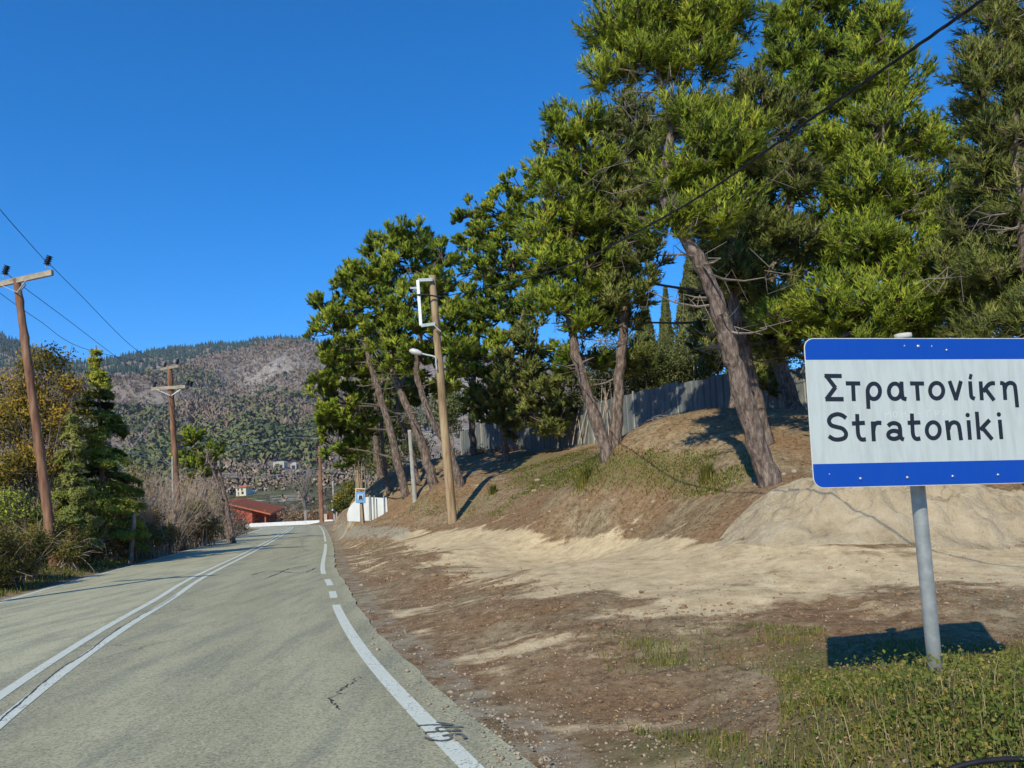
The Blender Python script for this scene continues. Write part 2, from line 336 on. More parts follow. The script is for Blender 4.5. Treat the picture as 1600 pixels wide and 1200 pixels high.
bump(n, l, b, fi.outputs[0], 1.0, 3.0)
# fence sheets: mottled, with the shade of the crowns darkened into the colour
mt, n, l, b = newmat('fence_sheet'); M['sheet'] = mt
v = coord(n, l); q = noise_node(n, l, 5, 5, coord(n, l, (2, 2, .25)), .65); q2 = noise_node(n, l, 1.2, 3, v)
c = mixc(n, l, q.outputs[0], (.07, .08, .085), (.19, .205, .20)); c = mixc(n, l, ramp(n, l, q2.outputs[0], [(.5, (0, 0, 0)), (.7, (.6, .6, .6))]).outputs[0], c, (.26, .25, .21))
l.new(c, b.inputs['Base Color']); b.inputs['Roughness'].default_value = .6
M['whitesheet'] = simple('white_sheet_metal', [(.58, .62, .62), (.78, .80, .80)], 3, .6, stretch=(3, 3, .3), bs=.1)

# ---------------------------------------------------------------- plan of the road
CTR = catmull([(1.52, -9), (-.78, -3), (-2.12, .5), (-3.54, 4.2), (-4.64, 7.3), (-5.77, 11), (-6.85, 15), (-8.3, 20.2), (-11.13, 32), (-14.12, 44), (-19.24, 64), (-24.3, 83), (-27.7, 94), (-33.5, 101.5), (-43, 106), (-60, 108), (-95, 107), (-160, 100)], 14)
def road_dist(x, y):
    """distance to the centre line and signed side (right positive)"""
    x = np.asarray(x, float).ravel(); y = np.asarray(y, float).ravel(); D = np.full(len(x), 1e9); SG = np.zeros(len(x))
    A = CTR[:-1]; B = CTR[1:]; AB = B - A; L2 = (AB ** 2).sum(1)
    for s in range(0, len(x), 20000):
        P = np.c_[x[s:s + 20000], y[s:s + 20000]]
        W = P[:, None, :] - A[None]; t = np.clip((W * AB[None]).sum(2) / L2, 0, 1); Q = W - AB[None] * t[..., None]
        d = np.sqrt((Q ** 2).sum(2)); i = d.argmin(1); k = np.arange(len(P))
        D[s:s + 20000] = d[k, i]; SG[s:s + 20000] = np.sign(W[k, i, 0] * AB[i, 1] - W[k, i, 1] * AB[i, 0])
    return D, SG
def strip(o1, o2, i0=0, i1=None, z=0.0, tints=None):
    """ribbon between two offsets from the centre line"""
    T = np.gradient(CTR, axis=0); T /= np.linalg.norm(T, axis=1)[:, None]; R = np.c_[T[:, 1], -T[:, 0]]
    i1 = len(CTR) if i1 is None else i1; C = CTR[i0:i1]; R = R[i0:i1]
    return C, R

# ---------------------------------------------------------------- terrain heights from measured ground points (thin plate)
GP = [(707, 815, 28), (625, 806, 38), (567, 818, 36), (545, 815, 38), (540, 818, 80), (600, 845, 30), (560, 870, 24), (800, 850, 20), (900, 838, 19),
      (1000, 840, 16.5), (1130, 845, 13), (1000, 900, 11), (1200, 900, 10), (1400, 860, 10.5), (1580, 860, 10.5), (1450, 950, 7.5), (1000, 1000, 7.2),
      (1462, 1050, 4.5), (1600, 1060, 4.4), (1200, 1120, 4.3), (1000, 1150, 4.2), (860, 1180, 4.2), (1580, 1180, 3), (1205, 757, 14), (1205, 800, 12.6),
      (1330, 770, 14), (1240, 650, 24), (950, 712, 20), (950, 690, 34), (1100, 665, 29), (725, 722, 48), (1230, 660, 27), (820, 700, 42), (820, 760, 28),
      (820, 805, 22.5), (680, 755, 33), (645, 765, 36), (600, 752, 42), (612, 792, 40), (1500, 700, 17), (1600, 640, 24), (1100, 745, 16.5), (1030, 770, 17.5),
      (740, 700, 60), (640, 740, 70), (1000, 670, 40), (1250, 640, 36), (760, 745, 34), (1100, 800, 14.8), (950, 800, 18.2), (552, 808, 62), (530, 814, 98), (603, 809, 38.2), (582, 814, 37.5), (590, 824, 33), (630, 778, 39), (640, 808, 34), (700, 890, 15.2), (800, 900, 12.6), (650, 870, 19), (750, 860, 19), (600, 900, 16), (900, 880, 13), (850, 950, 9.4), (700, 960, 10), (620, 850, 27), (900, 1000, 7.5), (800, 1050, 6.5)]
TP = np.array([at(*g) for g in GP] + [(1.5, 7.0, .08), (3.2, 5.9, .13), (2.3, 6.4, .14), (.6, 5, 0), (-.4, 8.5, 0), (-1.6, 12.5, 0), (-2.7, 16.5, 0), (-4.3, 22, 0), (-6.4, 30, 0), (-9, 40, .02), (-13.8, 60, .03), (-18.3, 78, 0), (-22.5, 94, 0), (-26, 106, -.1), (-13, 100, .3), (-9.5, 8, .05), (-12.8, 20, .05), (-16, 32, .05), (-19, 45, .08), (-24, 62, .08), (1.0, 2.5, .1)] +
              [(-30, -30, .6), (30, -30, 1.2), (0, -30, .2), (60, 0, 4), (60, 60, 7), (20, 100, 5), (60, 140, 8), (0, 140, 3), (-20, 150, -1), (-60, 150, -2), (-60, 0, .5),
               (-60, 60, 1), (-15, 10, .25), (-20, 30, .7), (-24, 50, .6), (-35, 80, .3), (-5, -15, 0), (6, -5, .5), (-12, 22.5, .12), (-15, 35, .1), (-17, 23, .5), (-34, 115, -1.5), (-20, 112, -.6)])
def _U(r2): return np.where(r2 > 0, r2 * np.log(np.maximum(r2, 1e-12)), 0)
_n = len(TP); _d2 = ((TP[:, None, :2] - TP[None, :, :2]) ** 2).sum(2)
_K = np.zeros((_n + 3, _n + 3)); _K[:_n, :_n] = _U(_d2) + np.eye(_n) * .35; _K[:_n, _n] = 1; _K[:_n, _n + 1:] = TP[:, :2]; _K[_n:, :_n] = _K[:_n, _n:].T
_w = np.linalg.solve(_K, np.r_[TP[:, 2], 0, 0, 0])
SKX = [-2500, -1500, -700, -300, 0, 60, 110, 170, 215, 275, 330, 370, 400, 440, 500, 600, 800, 1100, 1600, 2400, 3500]
SKY_ = [600, 560, 500, 515, 525, 545, 566, 560, 550, 540, 537, 541, 533, 528, 531, 545, 570, 590, 600, 640, 680]
_az = []; _tn = []
for a, c in zip(SKX, SKY_):
    d = ray(a, c); h = math.hypot(d[0], d[1]); _az.append(math.atan2(d[0], d[1])); _tn.append(d[2] / h)
_az = np.array([-math.pi] + _az + [math.pi]); _tn = np.array([.08] + _tn + [.08])
FR = np.array([0, 130, 170, 250, 450, 700, 1000, 1500, 2000, 2350, 3200]); FZ = np.array([-2.5, -2.5, -2.5, 4, 25, 60, 138, 305, 450, 430, 250]) / 450.
def far_z(x, y):
    r = np.hypot(x, y); a = np.arctan2(x, y); tn = np.interp(a, _az, _tn)
    base = np.interp(r, FR, FZ) * 2000 * tn + np.where(r < 260, 0, 0)
    g = sst(300, 900, r) * (1 - sst(1750, 1990, r) * .85)
    base = base + g * (fbm(x, y, 1 / 420., 3, 4) * 95 + fbm(a * 900, r * .25, 1 / 60., 9, 2) * 26)
    base = base + sst(180, 350, r) * fbm(x, y, 1 / 70., 5, 3) * 7 * (1 - sst(600, 900, r) * .0)
    return base
def tz(x, y, micro=True):
    x = np.asarray(x, float); y = np.asarray(y, float); sh = x.shape; X = x.ravel(); Y = y.ravel(); Z = np.zeros(len(X))
    for s in range(0, len(X), 20000):
        q = ((X[s:s + 20000, None] - TP[None, :, 0]) ** 2 + (Y[s:s + 20000, None] - TP[None, :, 1]) ** 2)
        Z[s:s + 20000] = _U(q) @ _w[:_n] + _w[_n] + X[s:s + 20000] * _w[_n + 1] + Y[s:s + 20000] * _w[_n + 2]
    Z = np.clip(Z, -3, 8)
    D, SG = road_dist(X, Y); R = np.hypot(X, Y)
    k = sst(3.6, 4.9, D)
    if micro:
        Z = Z + k * (fbm(X, Y, .45, 1, 2) * .12 + fbm(X, Y, 1.9, 6, 2) * .05 * (1 - sst(8, 18, R)) + fbm(X, Y, 5, 2, 3) * .035 * (1 - sst(7, 16, R))) + sst(3.75, 4.2, D) * fbm(X, Y, 9, 4, 2) * .02 * (1 - sst(4, 9, R))
    Z = Z * k - .02 * (1 - k) + .01 * sst(3.6, 4.2, D)
    f = sst(125, 175, R); fz = far_z(X, Y); Z = Z * (1 - f) + fz * f
    return Z.reshape(sh)
def gz(x, y): return float(tz(np.array([x]), np.array([y]))[0])
def ground(px, py, y0=2.5, y1=140):
    """first hit of the view ray with the terrain"""
    Y = np.geomspace(y0, y1, 900); d = ray(px, py); P = CAM + d[None] * (Y / d[1])[:, None]; h = P[:, 2] - tz(P[:, 0], P[:, 1]); i = np.argmax(h < 0)
    return P[i] if h[i] < 0 else P[-1]

# the ground sheet: polar grid, fine in view, coarse behind
az = np.radians(np.unique(np.r_[np.linspace(-180, -60, 24), np.linspace(-60, -38, 30), np.linspace(-38, 38, 300), np.linspace(38, 60, 30), np.linspace(60, 180, 24)]))
rr = np.r_[.3, .9, np.geomspace(1.6, 150, 290), np.geomspace(154, 3200, 150)]; NI = 292
AZ, RR = np.meshgrid(az, rr); GX = RR * np.sin(AZ); GY = RR * np.cos(AZ); GZ = tz(GX, GY)
nc = len(az)
def grid_faces(r0, r1):
    i, j = np.meshgrid(np.arange(r0, r1), np.arange(nc - 1), indexing='ij'); a = (i * nc + j).ravel()
    return np.c_[a, a + nc, a + nc + 1, a + 1]
def zones(P):
    x, y = P[:, 0], P[:, 1]; px, py, dz = projv(P); D, SG = road_dist(x, y); right = SG > 0; f = dz > .5
    rf_ = right & f & (D > 4.2)
    top = np.interp(px, [480, 540, 620, 760, 900, 1130, 1300, 1600], [838, 838, 828, 822, 836, 842, 850, 850])
    bot = np.interp(px, [540, 600, 700, 850, 1000, 1200, 1400, 1600], [885, 905, 940, 975, 985, 975, 962, 968])
    sand = sst(-6, 10, py - top) * (1 - sst(-85, 22, py - bot)) * sst(4.3, 6.5, D) * (right & f)
    sand = sand * .86 + .22 * rf_ * (1 - sst(1090, 1150, py)) * (1 - sst(1150, 1300, px) * sst(990, 1040, py)) * sst(-60, 10, py - bot); sand = np.maximum(sand, .30 * sst(3.7, 3.9, D) * (1 - sst(4.2, 5.2, D)) * right)
    green = np.zeros(len(P)); rf = right & f
    green += rf * sst(1180, 1300, px) * sst(1000, 1040, py) * .8
    green += rf * sst(880, 1000, px) * (1 - sst(1250, 1330, px)) * sst(975, 1000, py) * (1 - sst(1035, 1070, py)) * .5
    green += rf * sst(850, 950, px) * sst(1130, 1160, py) * .6
    green += rf * sst(760, 830, px) * (1 - sst(1040, 1230, px)) * sst(695, 712, py) * (1 - sst(750, 785, py)) * .62
    green += rf * sst(600, 640, px) * (1 - sst(760, 820, px)) * sst(765, 775, py) * (1 - sst(795, 812, py)) * .4
    left = ~right; green += left * (sst(3.9, 4.3, D) * (1 - sst(5.2, 7.0, D))) * .75
    grav = rf * sst(515, 530, px) * (1 - sst(630, 665, px)) * sst(815, 824, py) * (1 - sst(836, 856, py)) * .62
    grav = np.maximum(grav, (1 - sst(3.75, 4.1, D)) * .5)
    grav = np.maximum(grav, rf * sst(505, 515, px) * (1 - sst(545, 560, px)) * (py < 830) * (py > 800) * .45)
    return np.c_[sand * (grav < .8), np.clip(green, 0, 1), grav]
V = np.c_[GX.ravel(), GY.ravel(), GZ.ravel()]
Vn = V[:(NI) * nc]
o = link('ground', tri_mesh('ground', Vn, grid_faces(0, NI - 1), zones(Vn)), M['ground'], smooth=True); tag(o, kind='structure')
Vf = V[(NI - 1) * nc:]; px, py, dz = projv(Vf); R_ = np.hypot(Vf[:, 0], Vf[:, 1])
rock = np.exp(-((px - 425) / 60) ** 2 - ((py - 580) / 28) ** 2) + .8 * np.exp(-((px - 400) / 25) ** 2 - ((py - 600) / 18) ** 2) + .5 * np.exp(-((px - 330) / 70) ** 2 - ((py - 585) / 22) ** 2) + .12
field = (1 - sst(480, 640, R_)); pale = np.exp(-((px - 430) / 70) ** 2 - ((py - 790) / 14) ** 2) + .9 * np.exp(-((px - 690) / 60) ** 2 - ((py - 640) / 45) ** 2) + .4 * np.exp(-((px - 370) / 60) ** 2 - ((py - 748) / 8) ** 2)
o = link('hills', tri_mesh('hills', Vf, grid_faces(0, len(rr) - NI), np.c_[np.clip(rock * (dz > 0), 0, 1), field, np.clip(pale * (dz > 0), 0, 1)]), M['hill'], smooth=True); tag(o, kind='structure')

# ---------------------------------------------------------------- road, markings, cracks
Tn = np.gradient(CTR, axis=0); Tn /= np.linalg.norm(Tn, axis=1)[:, None]; Rn = np.c_[Tn[:, 1], -Tn[:, 0]]
arc = np.r_[0, np.cumsum(np.linalg.norm(np.diff(CTR, axis=0), axis=1))]
def road_pts(s, off):
    cx = np.interp(s, arc, CTR[:, 0]); cy = np.interp(s, arc, CTR[:, 1]); rx = np.interp(s, arc, Rn[:, 0]); ry = np.interp(s, arc, Rn[:, 1]); return np.c_[cx + rx * off, cy + ry * off]
s_ = np.arange(0, arc[-1], .35); offs = np.linspace(-3.56, 3.44, 34); V = []; tt = []
for k, ofs in enumerate(offs):
    edge = fbm(s_, s_ * 0 + k, 1.6, 11 + (k > 5), 3) * .05 if k in (0, len(offs) - 1) else 0
    V.append(np.c_[road_pts(s_, ofs + edge), np.full(len(s_), .012 - .006 * (k in (0, len(offs) - 1)))])
    wp = max(math.exp(-((abs(abs(ofs) - 1.75) - .72) / .38) ** 2) * .35, .85 if ofs < -.2 else 0) + (.5 if ofs > 3.25 or ofs < -3.35 else 0)
    tt.append(np.full(len(s_), wp) + .12 * fbm(s_, s_ * 0 + ofs, .15, 2, 2))
V = np.concatenate(V); ns = len(s_); i, j = np.meshgrid(np.arange(len(offs) - 1), np.arange(ns - 1), indexing='ij'); a = (i * ns + j).ravel()
o = link('road', tri_mesh('road', V, np.c_[a, a + ns, a + ns + 1, a + 1], np.clip(np.concatenate(tt), 0, 1)), M['asphalt']); tag(o, kind='structure')
def sof(Y):   # arc length where the road reaches distance Y
    return float(np.interp(Y, CTR[:182, 1], arc[:182])) if Y < 95 else float(arc[np.argmin(abs(CTR[:, 1] - Y))])
def paint(name, off, wd, s0, s1, z=.016, step=.3):
    s = np.arange(s0, s1 + step, step) if s1 - s0 > step else np.array([s0, s1]); rg = np.random.default_rng(int(abs(off) * 100))
    a = np.c_[road_pts(s, off - wd / 2 + 0 * s), np.full(len(s), z)]; c_ = np.c_[road_pts(s, off + wd / 2), np.full(len(s), z)]
    k = len(s); f = [(i, k + i, k + i + 1, i + 1) for i in range(k - 1)]
    mb = MB().add(list(a) + list(c_), f); return mb.build(name, M['paint'])
def strk(o): tag(o, kind='structure')
strk(paint('centre_line', -.15, .12, 1, sof(94))); strk(paint('centre_line', .15, .12, 1, sof(94)))
strk(paint('edge_line', 3.11, .13, 1, sof(11.6))); strk(paint('edge_line', 3.11, .13, sof(12.7), sof(13.7)))
strk(paint('edge_line', 3.11, .13, sof(15.0), sof(16.4))); strk(paint('edge_line', 3.1, .12, sof(18), sof(36))); strk(paint('edge_line', 3.1, .10, sof(39), sof(92)))
strk(paint('edge_line', -3.36, .10, 6, sof(92)))
def flat_ribbon(name, pts, wd, z, mat, jit=0, seed=0):
    rg = np.random.default_rng(seed); P = np.array(pts, float)
    T = np.gradient(P, axis=0); T /= np.linalg.norm(T, axis=1)[:, None] + 1e-9; Rr = np.c_[T[:, 1], -T[:, 0]]
    k = len(P); wv = wd / 2 * (1 + jit * (rg.random(k) - .5)); V = [(*(P[i] - Rr[i] * wv[i]), z) for i in range(k)] + [(*(P[i] + Rr[i] * wv[i]), z) for i in range(k)]
    return MB().add(V, [(i, k + i, k + i + 1, i + 1) for i in range(k - 1)])
rg = np.random.default_rng(5)
s = np.arange(sof(5.2), sof(15.5), .06); ja = np.cumsum(rg.normal(0, .005, len(s))); ja -= np.linspace(0, ja[-1], len(s))
o = flat_ribbon('', road_pts(s, .13 + ja), .013, .0195, None, 1.2, 1).build('road_crack', M['tar']); tag(o, kind='structure')
def jag(pts, n=9, amp=.02):
    P = catmull([atz(*p)[:2] for p in pts], n); P[1:-1] += rg.normal(0, amp, P[1:-1].shape); return P
for pts, wd in (([(560, 1060), (548, 1072), (528, 1082), (520, 1100), (532, 1112)], .010), ([(392, 900), (420, 893), (470, 896), (495, 888)], .03), ([(415, 905), (455, 889), (480, 885)], .03)):
    o = flat_ribbon('', jag(pts), wd, .0185, None, 1.5, 3).build('road_crack', M['tar']); tag(o, kind='structure')
gr = MB()
for k, st in enumerate([[(495, 262), (600, 275), (710, 296)], [(250, 307), (450, 296), (690, 299)], [(490, 334), (640, 322), (830, 320)], [(520, 326), (495, 350), (520, 372)], [(340, 397), (600, 377), (790, 370)], [(725, 352), (800, 372)],
                        [(345, 455), (430, 487), (540, 503), (640, 492), (690, 465), (650, 437), (570, 443)], [(570, 443), (700, 420), (800, 418), (830, 440), (860, 477)]]):
    P = catmull([atz(620 + a / 8, 1100 + c / 8)[:2] for a, c in st], 5); r = flat_ribbon('', P, .022, .0205 + .0006 * k, None, .6, k); gr.add(r.V, r.F)
tag(gr.build('graffiti', M['graffiti']), 'grey sprayed scrawl across the white edge line at the bottom of the photo', 'graffiti')

# low white parapet where the road bends away
pp = [at(383, 829, 113), at(440, 824, 111), at(512, 817, 107.5), at(548, 811, 106)]; pr = catmull([p[:2] for p in pp], 5); mb = MB()
for a, c in zip(pr[:-1], pr[1:]): mb.beam((*a, .22), (*c, .22), .3, .54)
tag(mb.build('parapet', M['whitewall']), 'long low white parapet closing the bend at the far end of the road', 'parapet')

# ---------------------------------------------------------------- place-name sign
BO = np.array([1.63882, 4.22472, 1.49265]); BM = np.array([[.99252, -.11973, .02383], [.11914, .99256, .02495], [-.02664, -.02192, .9994]]); BW, BH, PX_ = 1.44, .84, .652
def bp(u, v, t=0.0): return BO + BM @ np.array([u, -t, v])        # t = metres towards the reader
sg = empty('town_sign', (BO + BM @ np.array([PX_, .06, -1.05])), 'white and blue place name sign reading Στρατονίκη Stratoniki on a steel post', 'road sign')
def rrect(u0, v0, u1, v1, r, n=7, tl=True, bl=True):
    P = []
    for cx, cy, a0, on in ((u1 - r, v0 + r, -90, bl), (u1 - r, v1 - r, 0, tl), (u0 + r, v1 - r, 90, tl), (u0 + r, v0 + r, 180, bl)):
        if on: P += [(cx + r * math.cos(math.radians(a0 + 90 * k / n)), cy + r * math.sin(math.radians(a0 + 90 * k / n))) for k in range(n + 1)]
        else:
            sx = 1 if cx > (u0 + u1) / 2 else -1; sy = 1 if cy > (v0 + v1) / 2 else -1; P.append((u1 if sx > 0 else u0, v1 if sy > 0 else v0))
    return P
def slab(P, t0, t1, name, mat, par=sg):
    k = len(P); V = [bp(u, v, t0) for u, v in P] + [bp(u, v, t1) for u, v in P]
    return MB().add(V, [tuple(range(k, 2 * k)), tuple(range(k))[::-1]] + [(i, (i + 1) % k, k + (i + 1) % k, k + i) for i in range(k)]).build(name, mat, par)
slab(rrect(0, 0, BW, BH, .057), -.003, 0, 'board', M['sign_rim'])
slab(rrect(.0045, .0045, BW - .0045, BH - .0045, .054), .0002, .0008, 'white_face', M['sign_white'])
slab(rrect(.0045, BH * .853, BW - .0045, BH - .0045, .054, bl=False), .0012, .0018, 'blue_band', M['sign_blue'])
slab(rrect(.0045, .0045, BW - .0045, BH * .158, .054, tl=False), .0012, .0018, 'blue_band', M['sign_blue'])
# stiffening rails behind the board and the post
for v in (.13, .74): MB().beam(bp(.05, v, -.016), bp(BW - .05, v, -.016), .025, .04).build('rail', M['galv'], sg)
pt = bp(PX_ - .006, BH + .012, -.07); pb = at(1463, 1062, 4.62); pb[2] = min(pb[2], gz(pb[0], pb[1])) - .12
d = pb - pt; MB().tube([pt + d * k / 6 for k in range(7)], .0405, 20).build('post', M['galv'], sg, True)
q = pt; up_ = -d / np.linalg.norm(d)
MB().tube([q, q + up_ * .012, q + up_ * .03, q + up_ * .034], [.044, .048, .046, .03], 20).build('post_cap', M['cap'], sg, True)
def img2b(cx, cy):
    """position on the board face of a point of the enlarged sign picture"""
    V_ = np.array([62 - 148, 86 - 1120.]); U_ = np.array([1., -.0155]); A = np.array([U_, V_]).T; a, v = np.linalg.solve(A, np.array([cx - 148, cy - 1120.]))
    return .0125 + (a - 16) / 1231. * 1.055, v * BH
for cx, cy, rr_ in ((866, 133, .010), (465, 1057, .0085), (789, 1052, .0085), (1107, 1046, .0085), (1430, 1038, .0085), (1068, 158, .007), (770, 131, .005), (965, 131, .005), (254, 1025, .004)):
    u, v = img2b(cx, cy); MB().tube([bp(u, v, .001), bp(u, v, .006 if rr_ > .006 else .003), bp(u, v, .009 if rr_ > .006 else .0035)], [rr_, rr_, rr_ * .5], 10).build('bolt', M['zinc'], sg, True)
W1 = 29.5
def ell(cx, cy, rx, ry, n=40): return [(cx + rx * math.cos(2 * math.pi * k / n), cy + ry * math.sin(2 * math.pi * k / n)) for k in range(n + 1)]
def cm(P, n=6): return [tuple(p) for p in catmull(P, n)]
GL = [ # each letter: its strokes (widths as painted)
 [[(331, 349), (212, 349)], [(219, 343), (288, 432)], [(288, 426), (226, 512)], [(219, 510), (345, 510)]],
 [[(359, 400), (460, 400)], [(409, 401), (416, 523)]],
 [ell(555, 454, 43, 54), [(511, 455), (518, 577)]],
 [ell(703, 453, 43, 54), [(748, 384), (750, 440), (753, 480)] , cm([(753, 478), (758, 500), (784, 508)])],
 [[(809, 397), (908, 397)], [(857, 398), (866, 518)]],
 [ell(998, 447, 47, 55)],
 [[(1090, 377), (1138, 513)], [(1172, 377), (1134, 513)]],
 [cm([(1238, 378), (1242, 440), (1248, 490), (1272, 502)]), [(1237, 364), (1246, 327)]],
 [[(1314, 378), (1322, 513)], cm([(1418, 391), (1390, 392), (1365, 408), (1330, 452)]), [(1347, 430), (1410, 513)]],
 [cm([(1455, 388), (1476, 392), (1486, 412), (1492, 510)]), cm([(1487, 440), (1500, 402), (1530, 387), (1558, 400), (1567, 440), (1578, 562)])],
 [cm([(364, 642), (335, 622), (300, 615), (262, 630), (246, 660), (262, 690), (300, 703), (340, 715), (364, 745), (356, 776), (318, 789), (280, 786), (246, 766)])],
 [cm([(440, 613), (444, 700), (450, 760), (470, 788), (502, 788)]), [(404, 679), (494, 674)]],
 [[(548, 664), (557, 802)], cm([(553, 730), (560, 690), (580, 674), (609, 675)])],
 [cm([(655, 696), (675, 680), (702, 676), (730, 688), (739, 715), (742, 760), (750, 782), (767, 790)]), ell(697, 757, 41, 28)],
 [cm([(822, 608), (826, 700), (832, 760), (852, 785), (882, 782)]), [(792, 674), (882, 670)]],
 [ell(973, 725, 46, 56)],
 [[(1069, 656), (1085, 795)], cm([(1080, 720), (1092, 684), (1118, 669), (1145, 678), (1157, 705), (1170, 795)])],
 [[(1224, 654), (1234, 792)], ell(1218, 618, 8, 8, 14)],
 [[(1284, 594), (1298, 790)], [(1376, 652), (1308, 722)], [(1324, 708), (1393, 790)]],
 [[(1449, 650), (1460, 788)], ell(1443, 613, 8, 8, 14)]]
def stroke(mb, P, wd, t):
    P = np.array([img2b(*p) for p in P]); T = np.gradient(P, axis=0); closed = np.linalg.norm(P[0] - P[-1]) < 1e-6
    if closed: T[0] = T[-1] = P[1] - P[-2]
    T /= np.linalg.norm(T, axis=1)[:, None]; R2 = np.c_[T[:, 1], -T[:, 0]] * wd / 1231 / 2; k = len(P)
    mb.add([bp(*(P[i] + R2[i]), t) for i in range(k)] + [bp(*(P[i] - R2[i]), t) for i in range(k)], [(i, i + 1, k + i + 1, k + i) for i in range(k - 1)])
for g in GL:
    mb = MB()
    for k, st in enumerate(g): stroke(mb, st, 16 if (len(st) == 15) else W1 * (.8 if len(g) == 2 and st[0] == (1237, 364) else 1), .0016 + .0005 * k)
    mb.build('letter', M['sign_ink'], sg)
for k, st in enumerate([[(630, 600), (640, 640)], [(632, 602), (648, 622)], [(648, 622), (668, 590)], [(668, 590), (678, 638)], ell(705, 615, 14, 20, 14), [(745, 592), (752, 636)], [(752, 612), (776, 606)], [(776, 590), (784, 634)],
                        [(800, 632), (820, 590)], [(820, 590), (842, 628)], [(865, 610), (895, 606)], [(925, 588), (932, 632)], [(924, 590), (955, 586)], [(985, 588), (992, 630)], cm([(985, 590), (1012, 592), (1008, 608), (988, 610)], 3), [(1040, 586), (1048, 628)], cm([(1040, 588), (1068, 590), (1064, 606), (1043, 608)], 3), [(1088, 600), (1098, 634)]]):
    if k == 0: mb = MB()
    stroke(mb, st, 5, .0011 + .00001 * k)
tag(mb.build('scratched_writing', M['scratch'], sg), kind='stuff')
# ---------------------------------------------------------------- poles, lamps, wires
def pole(name, label, cat, b_, t_, D, r0, r1, mat, knots=True, group=None, seed=0, sink=.4, DT=None):
    P0 = at(b_[0], b_[1], D); P1 = at(t_[0], t_[1], DT or D); g = gz(P0[0], P0[1])
    ax = (P1 - P0) / np.linalg.norm(P1 - P0)
    if P0[2] > g: P0 = P0 - ax * (P0[2] - g + sink) / ax[2]
    else: P0 = P0 - ax * sink
    e = empty(name, (P0[0], P0[1], g), label, cat, group); k = 40; rg = np.random.default_rng(seed); P = []; Rr = []
    for i in range(k + 1):
        t = i / k; q = P0 + (P1 - P0) * t; q = q + np.array([rg.normal(0, .002), rg.normal(0, .002), 0]); P.append(q)
        Rr.append((r0 * (1 - t) + r1 * t) * (1 + (.17 if knots and i % 5 == 2 else 0) + rg.normal(0, .02)))
    MB().tube(P, Rr, 12, jit=.08, seed=seed).build('pole', mat, e, True)
    return e, P0, P1
def lampfit(e, root, elbow, tip, r=.035, head=.6):
    P = catmull([root, root + (elbow - root) * .55, elbow, elbow + (tip - elbow) * .6, tip], 5)
    MB().tube(P, r, 8).build('lamp_arm', M['galv'], e, True)
    d = (tip - elbow); d /= np.linalg.norm(d); q = tip + d * head
    MB().tube([tip - d * .06, tip, tip + d * head * .3, tip + d * head * .75, q], [.05, .075, .115, .11, .04], 10).build('lamp_head', M['lamp'], e, True)
# centre pole with square bracket and lamp
e, P0, P1 = pole('utility_pole', 'tall tan wooden pole beside the dirt lot with square steel bracket and street lamp', 'utility pole', (707, 816), (675, 431), 28, .175, .13, M['pole_tan'], False, seed=3)
D = 27.8
mb = MB(); fr = [at(676, 437, D), at(653, 438, D), at(658, 509, D), at(680, 506, D)]
for a, c in zip(fr[:-1], fr[1:]): mb.beam(a, c, .11, .11, up=(.1, 1, .1))
mb.beam(at(655, 450, D), at(641, 450, D), .07, .05, up=(.1, 1, .1)); mb.build('bracket', M['galv'], e)
lampfit(e, at(683, 579, D), at(680, 558, D), at(657, 552, D), .035, .42)
MB().beam(at(676, 506, 27.6), at(689, 518, 27.6), .03, .03, up=(.1, 1, .1)).build('stay', M['galv'], e)
# far lamp pole
e, _, _ = pole('utility_pole', 'slim wooden pole with small street lamp behind the bus stop sign', 'utility pole', (565, 790), (550, 617), 62, .22, .16, M['pole_tan'], seed=5)
lampfit(e, at(556, 684, 61.7), at(554, 676, 61.7), at(541, 672, 61.7), .05, .6)
MB().tube([at(550.5, 624, 61.7), at(550, 611, 61.7)], .22, 8).build('pole_cap', M['black'], e)
e, _, _ = pole('utility_pole', 'dark red pole at the bend, right one of the close pair', 'utility pole', (503.5, 812), (499, 697), 100, .24, .18, M['pole_red'], seed=6)
mb = MB().beam(at(490, 685, 100), at(510, 684, 100), .12, .14, up=(0, 1, 0)).build('crossarm', M['timber'], e)
pole('utility_pole', 'thinner dark pole at the bend, left one of the close pair', 'utility pole', (501, 813), (498, 735), 104, .17, .13, M['pole_red'], seed=7)
e, _, _ = pole('utility_pole', 'thin grey pole with white box near the brown garden fence', 'utility pole', (523, 812), (520, 752), 104, .16, .12, M['concrete'], seed=8)
MB().box(at(520, 790, 103.5), .35, .3, 1.5).build('meter_box', M['whitewall'], e)
pole('utility_pole', 'far thin pole standing behind the lopped trunk', 'utility pole', (344, 775), (341, 696), 75, .15, .1, M['deadwood'], seed=18)
def insulator(e, p, s=1.0):
    d = np.array([.35, 0, .94]); mb = MB()
    mb.tube([p, p + d * .08 * s], .02 * s, 6); mb2 = MB(); P = []; Rr = []
    for k in range(9): P.append(p + d * (.07 + .035 * k) * s); Rr.append((.05 if k % 2 else .105) * s)
    mb2.tube(P, Rr, 10); o1 = mb.build('pin', M['galv'], e); mb2.build('insulator', M['insul'], e)
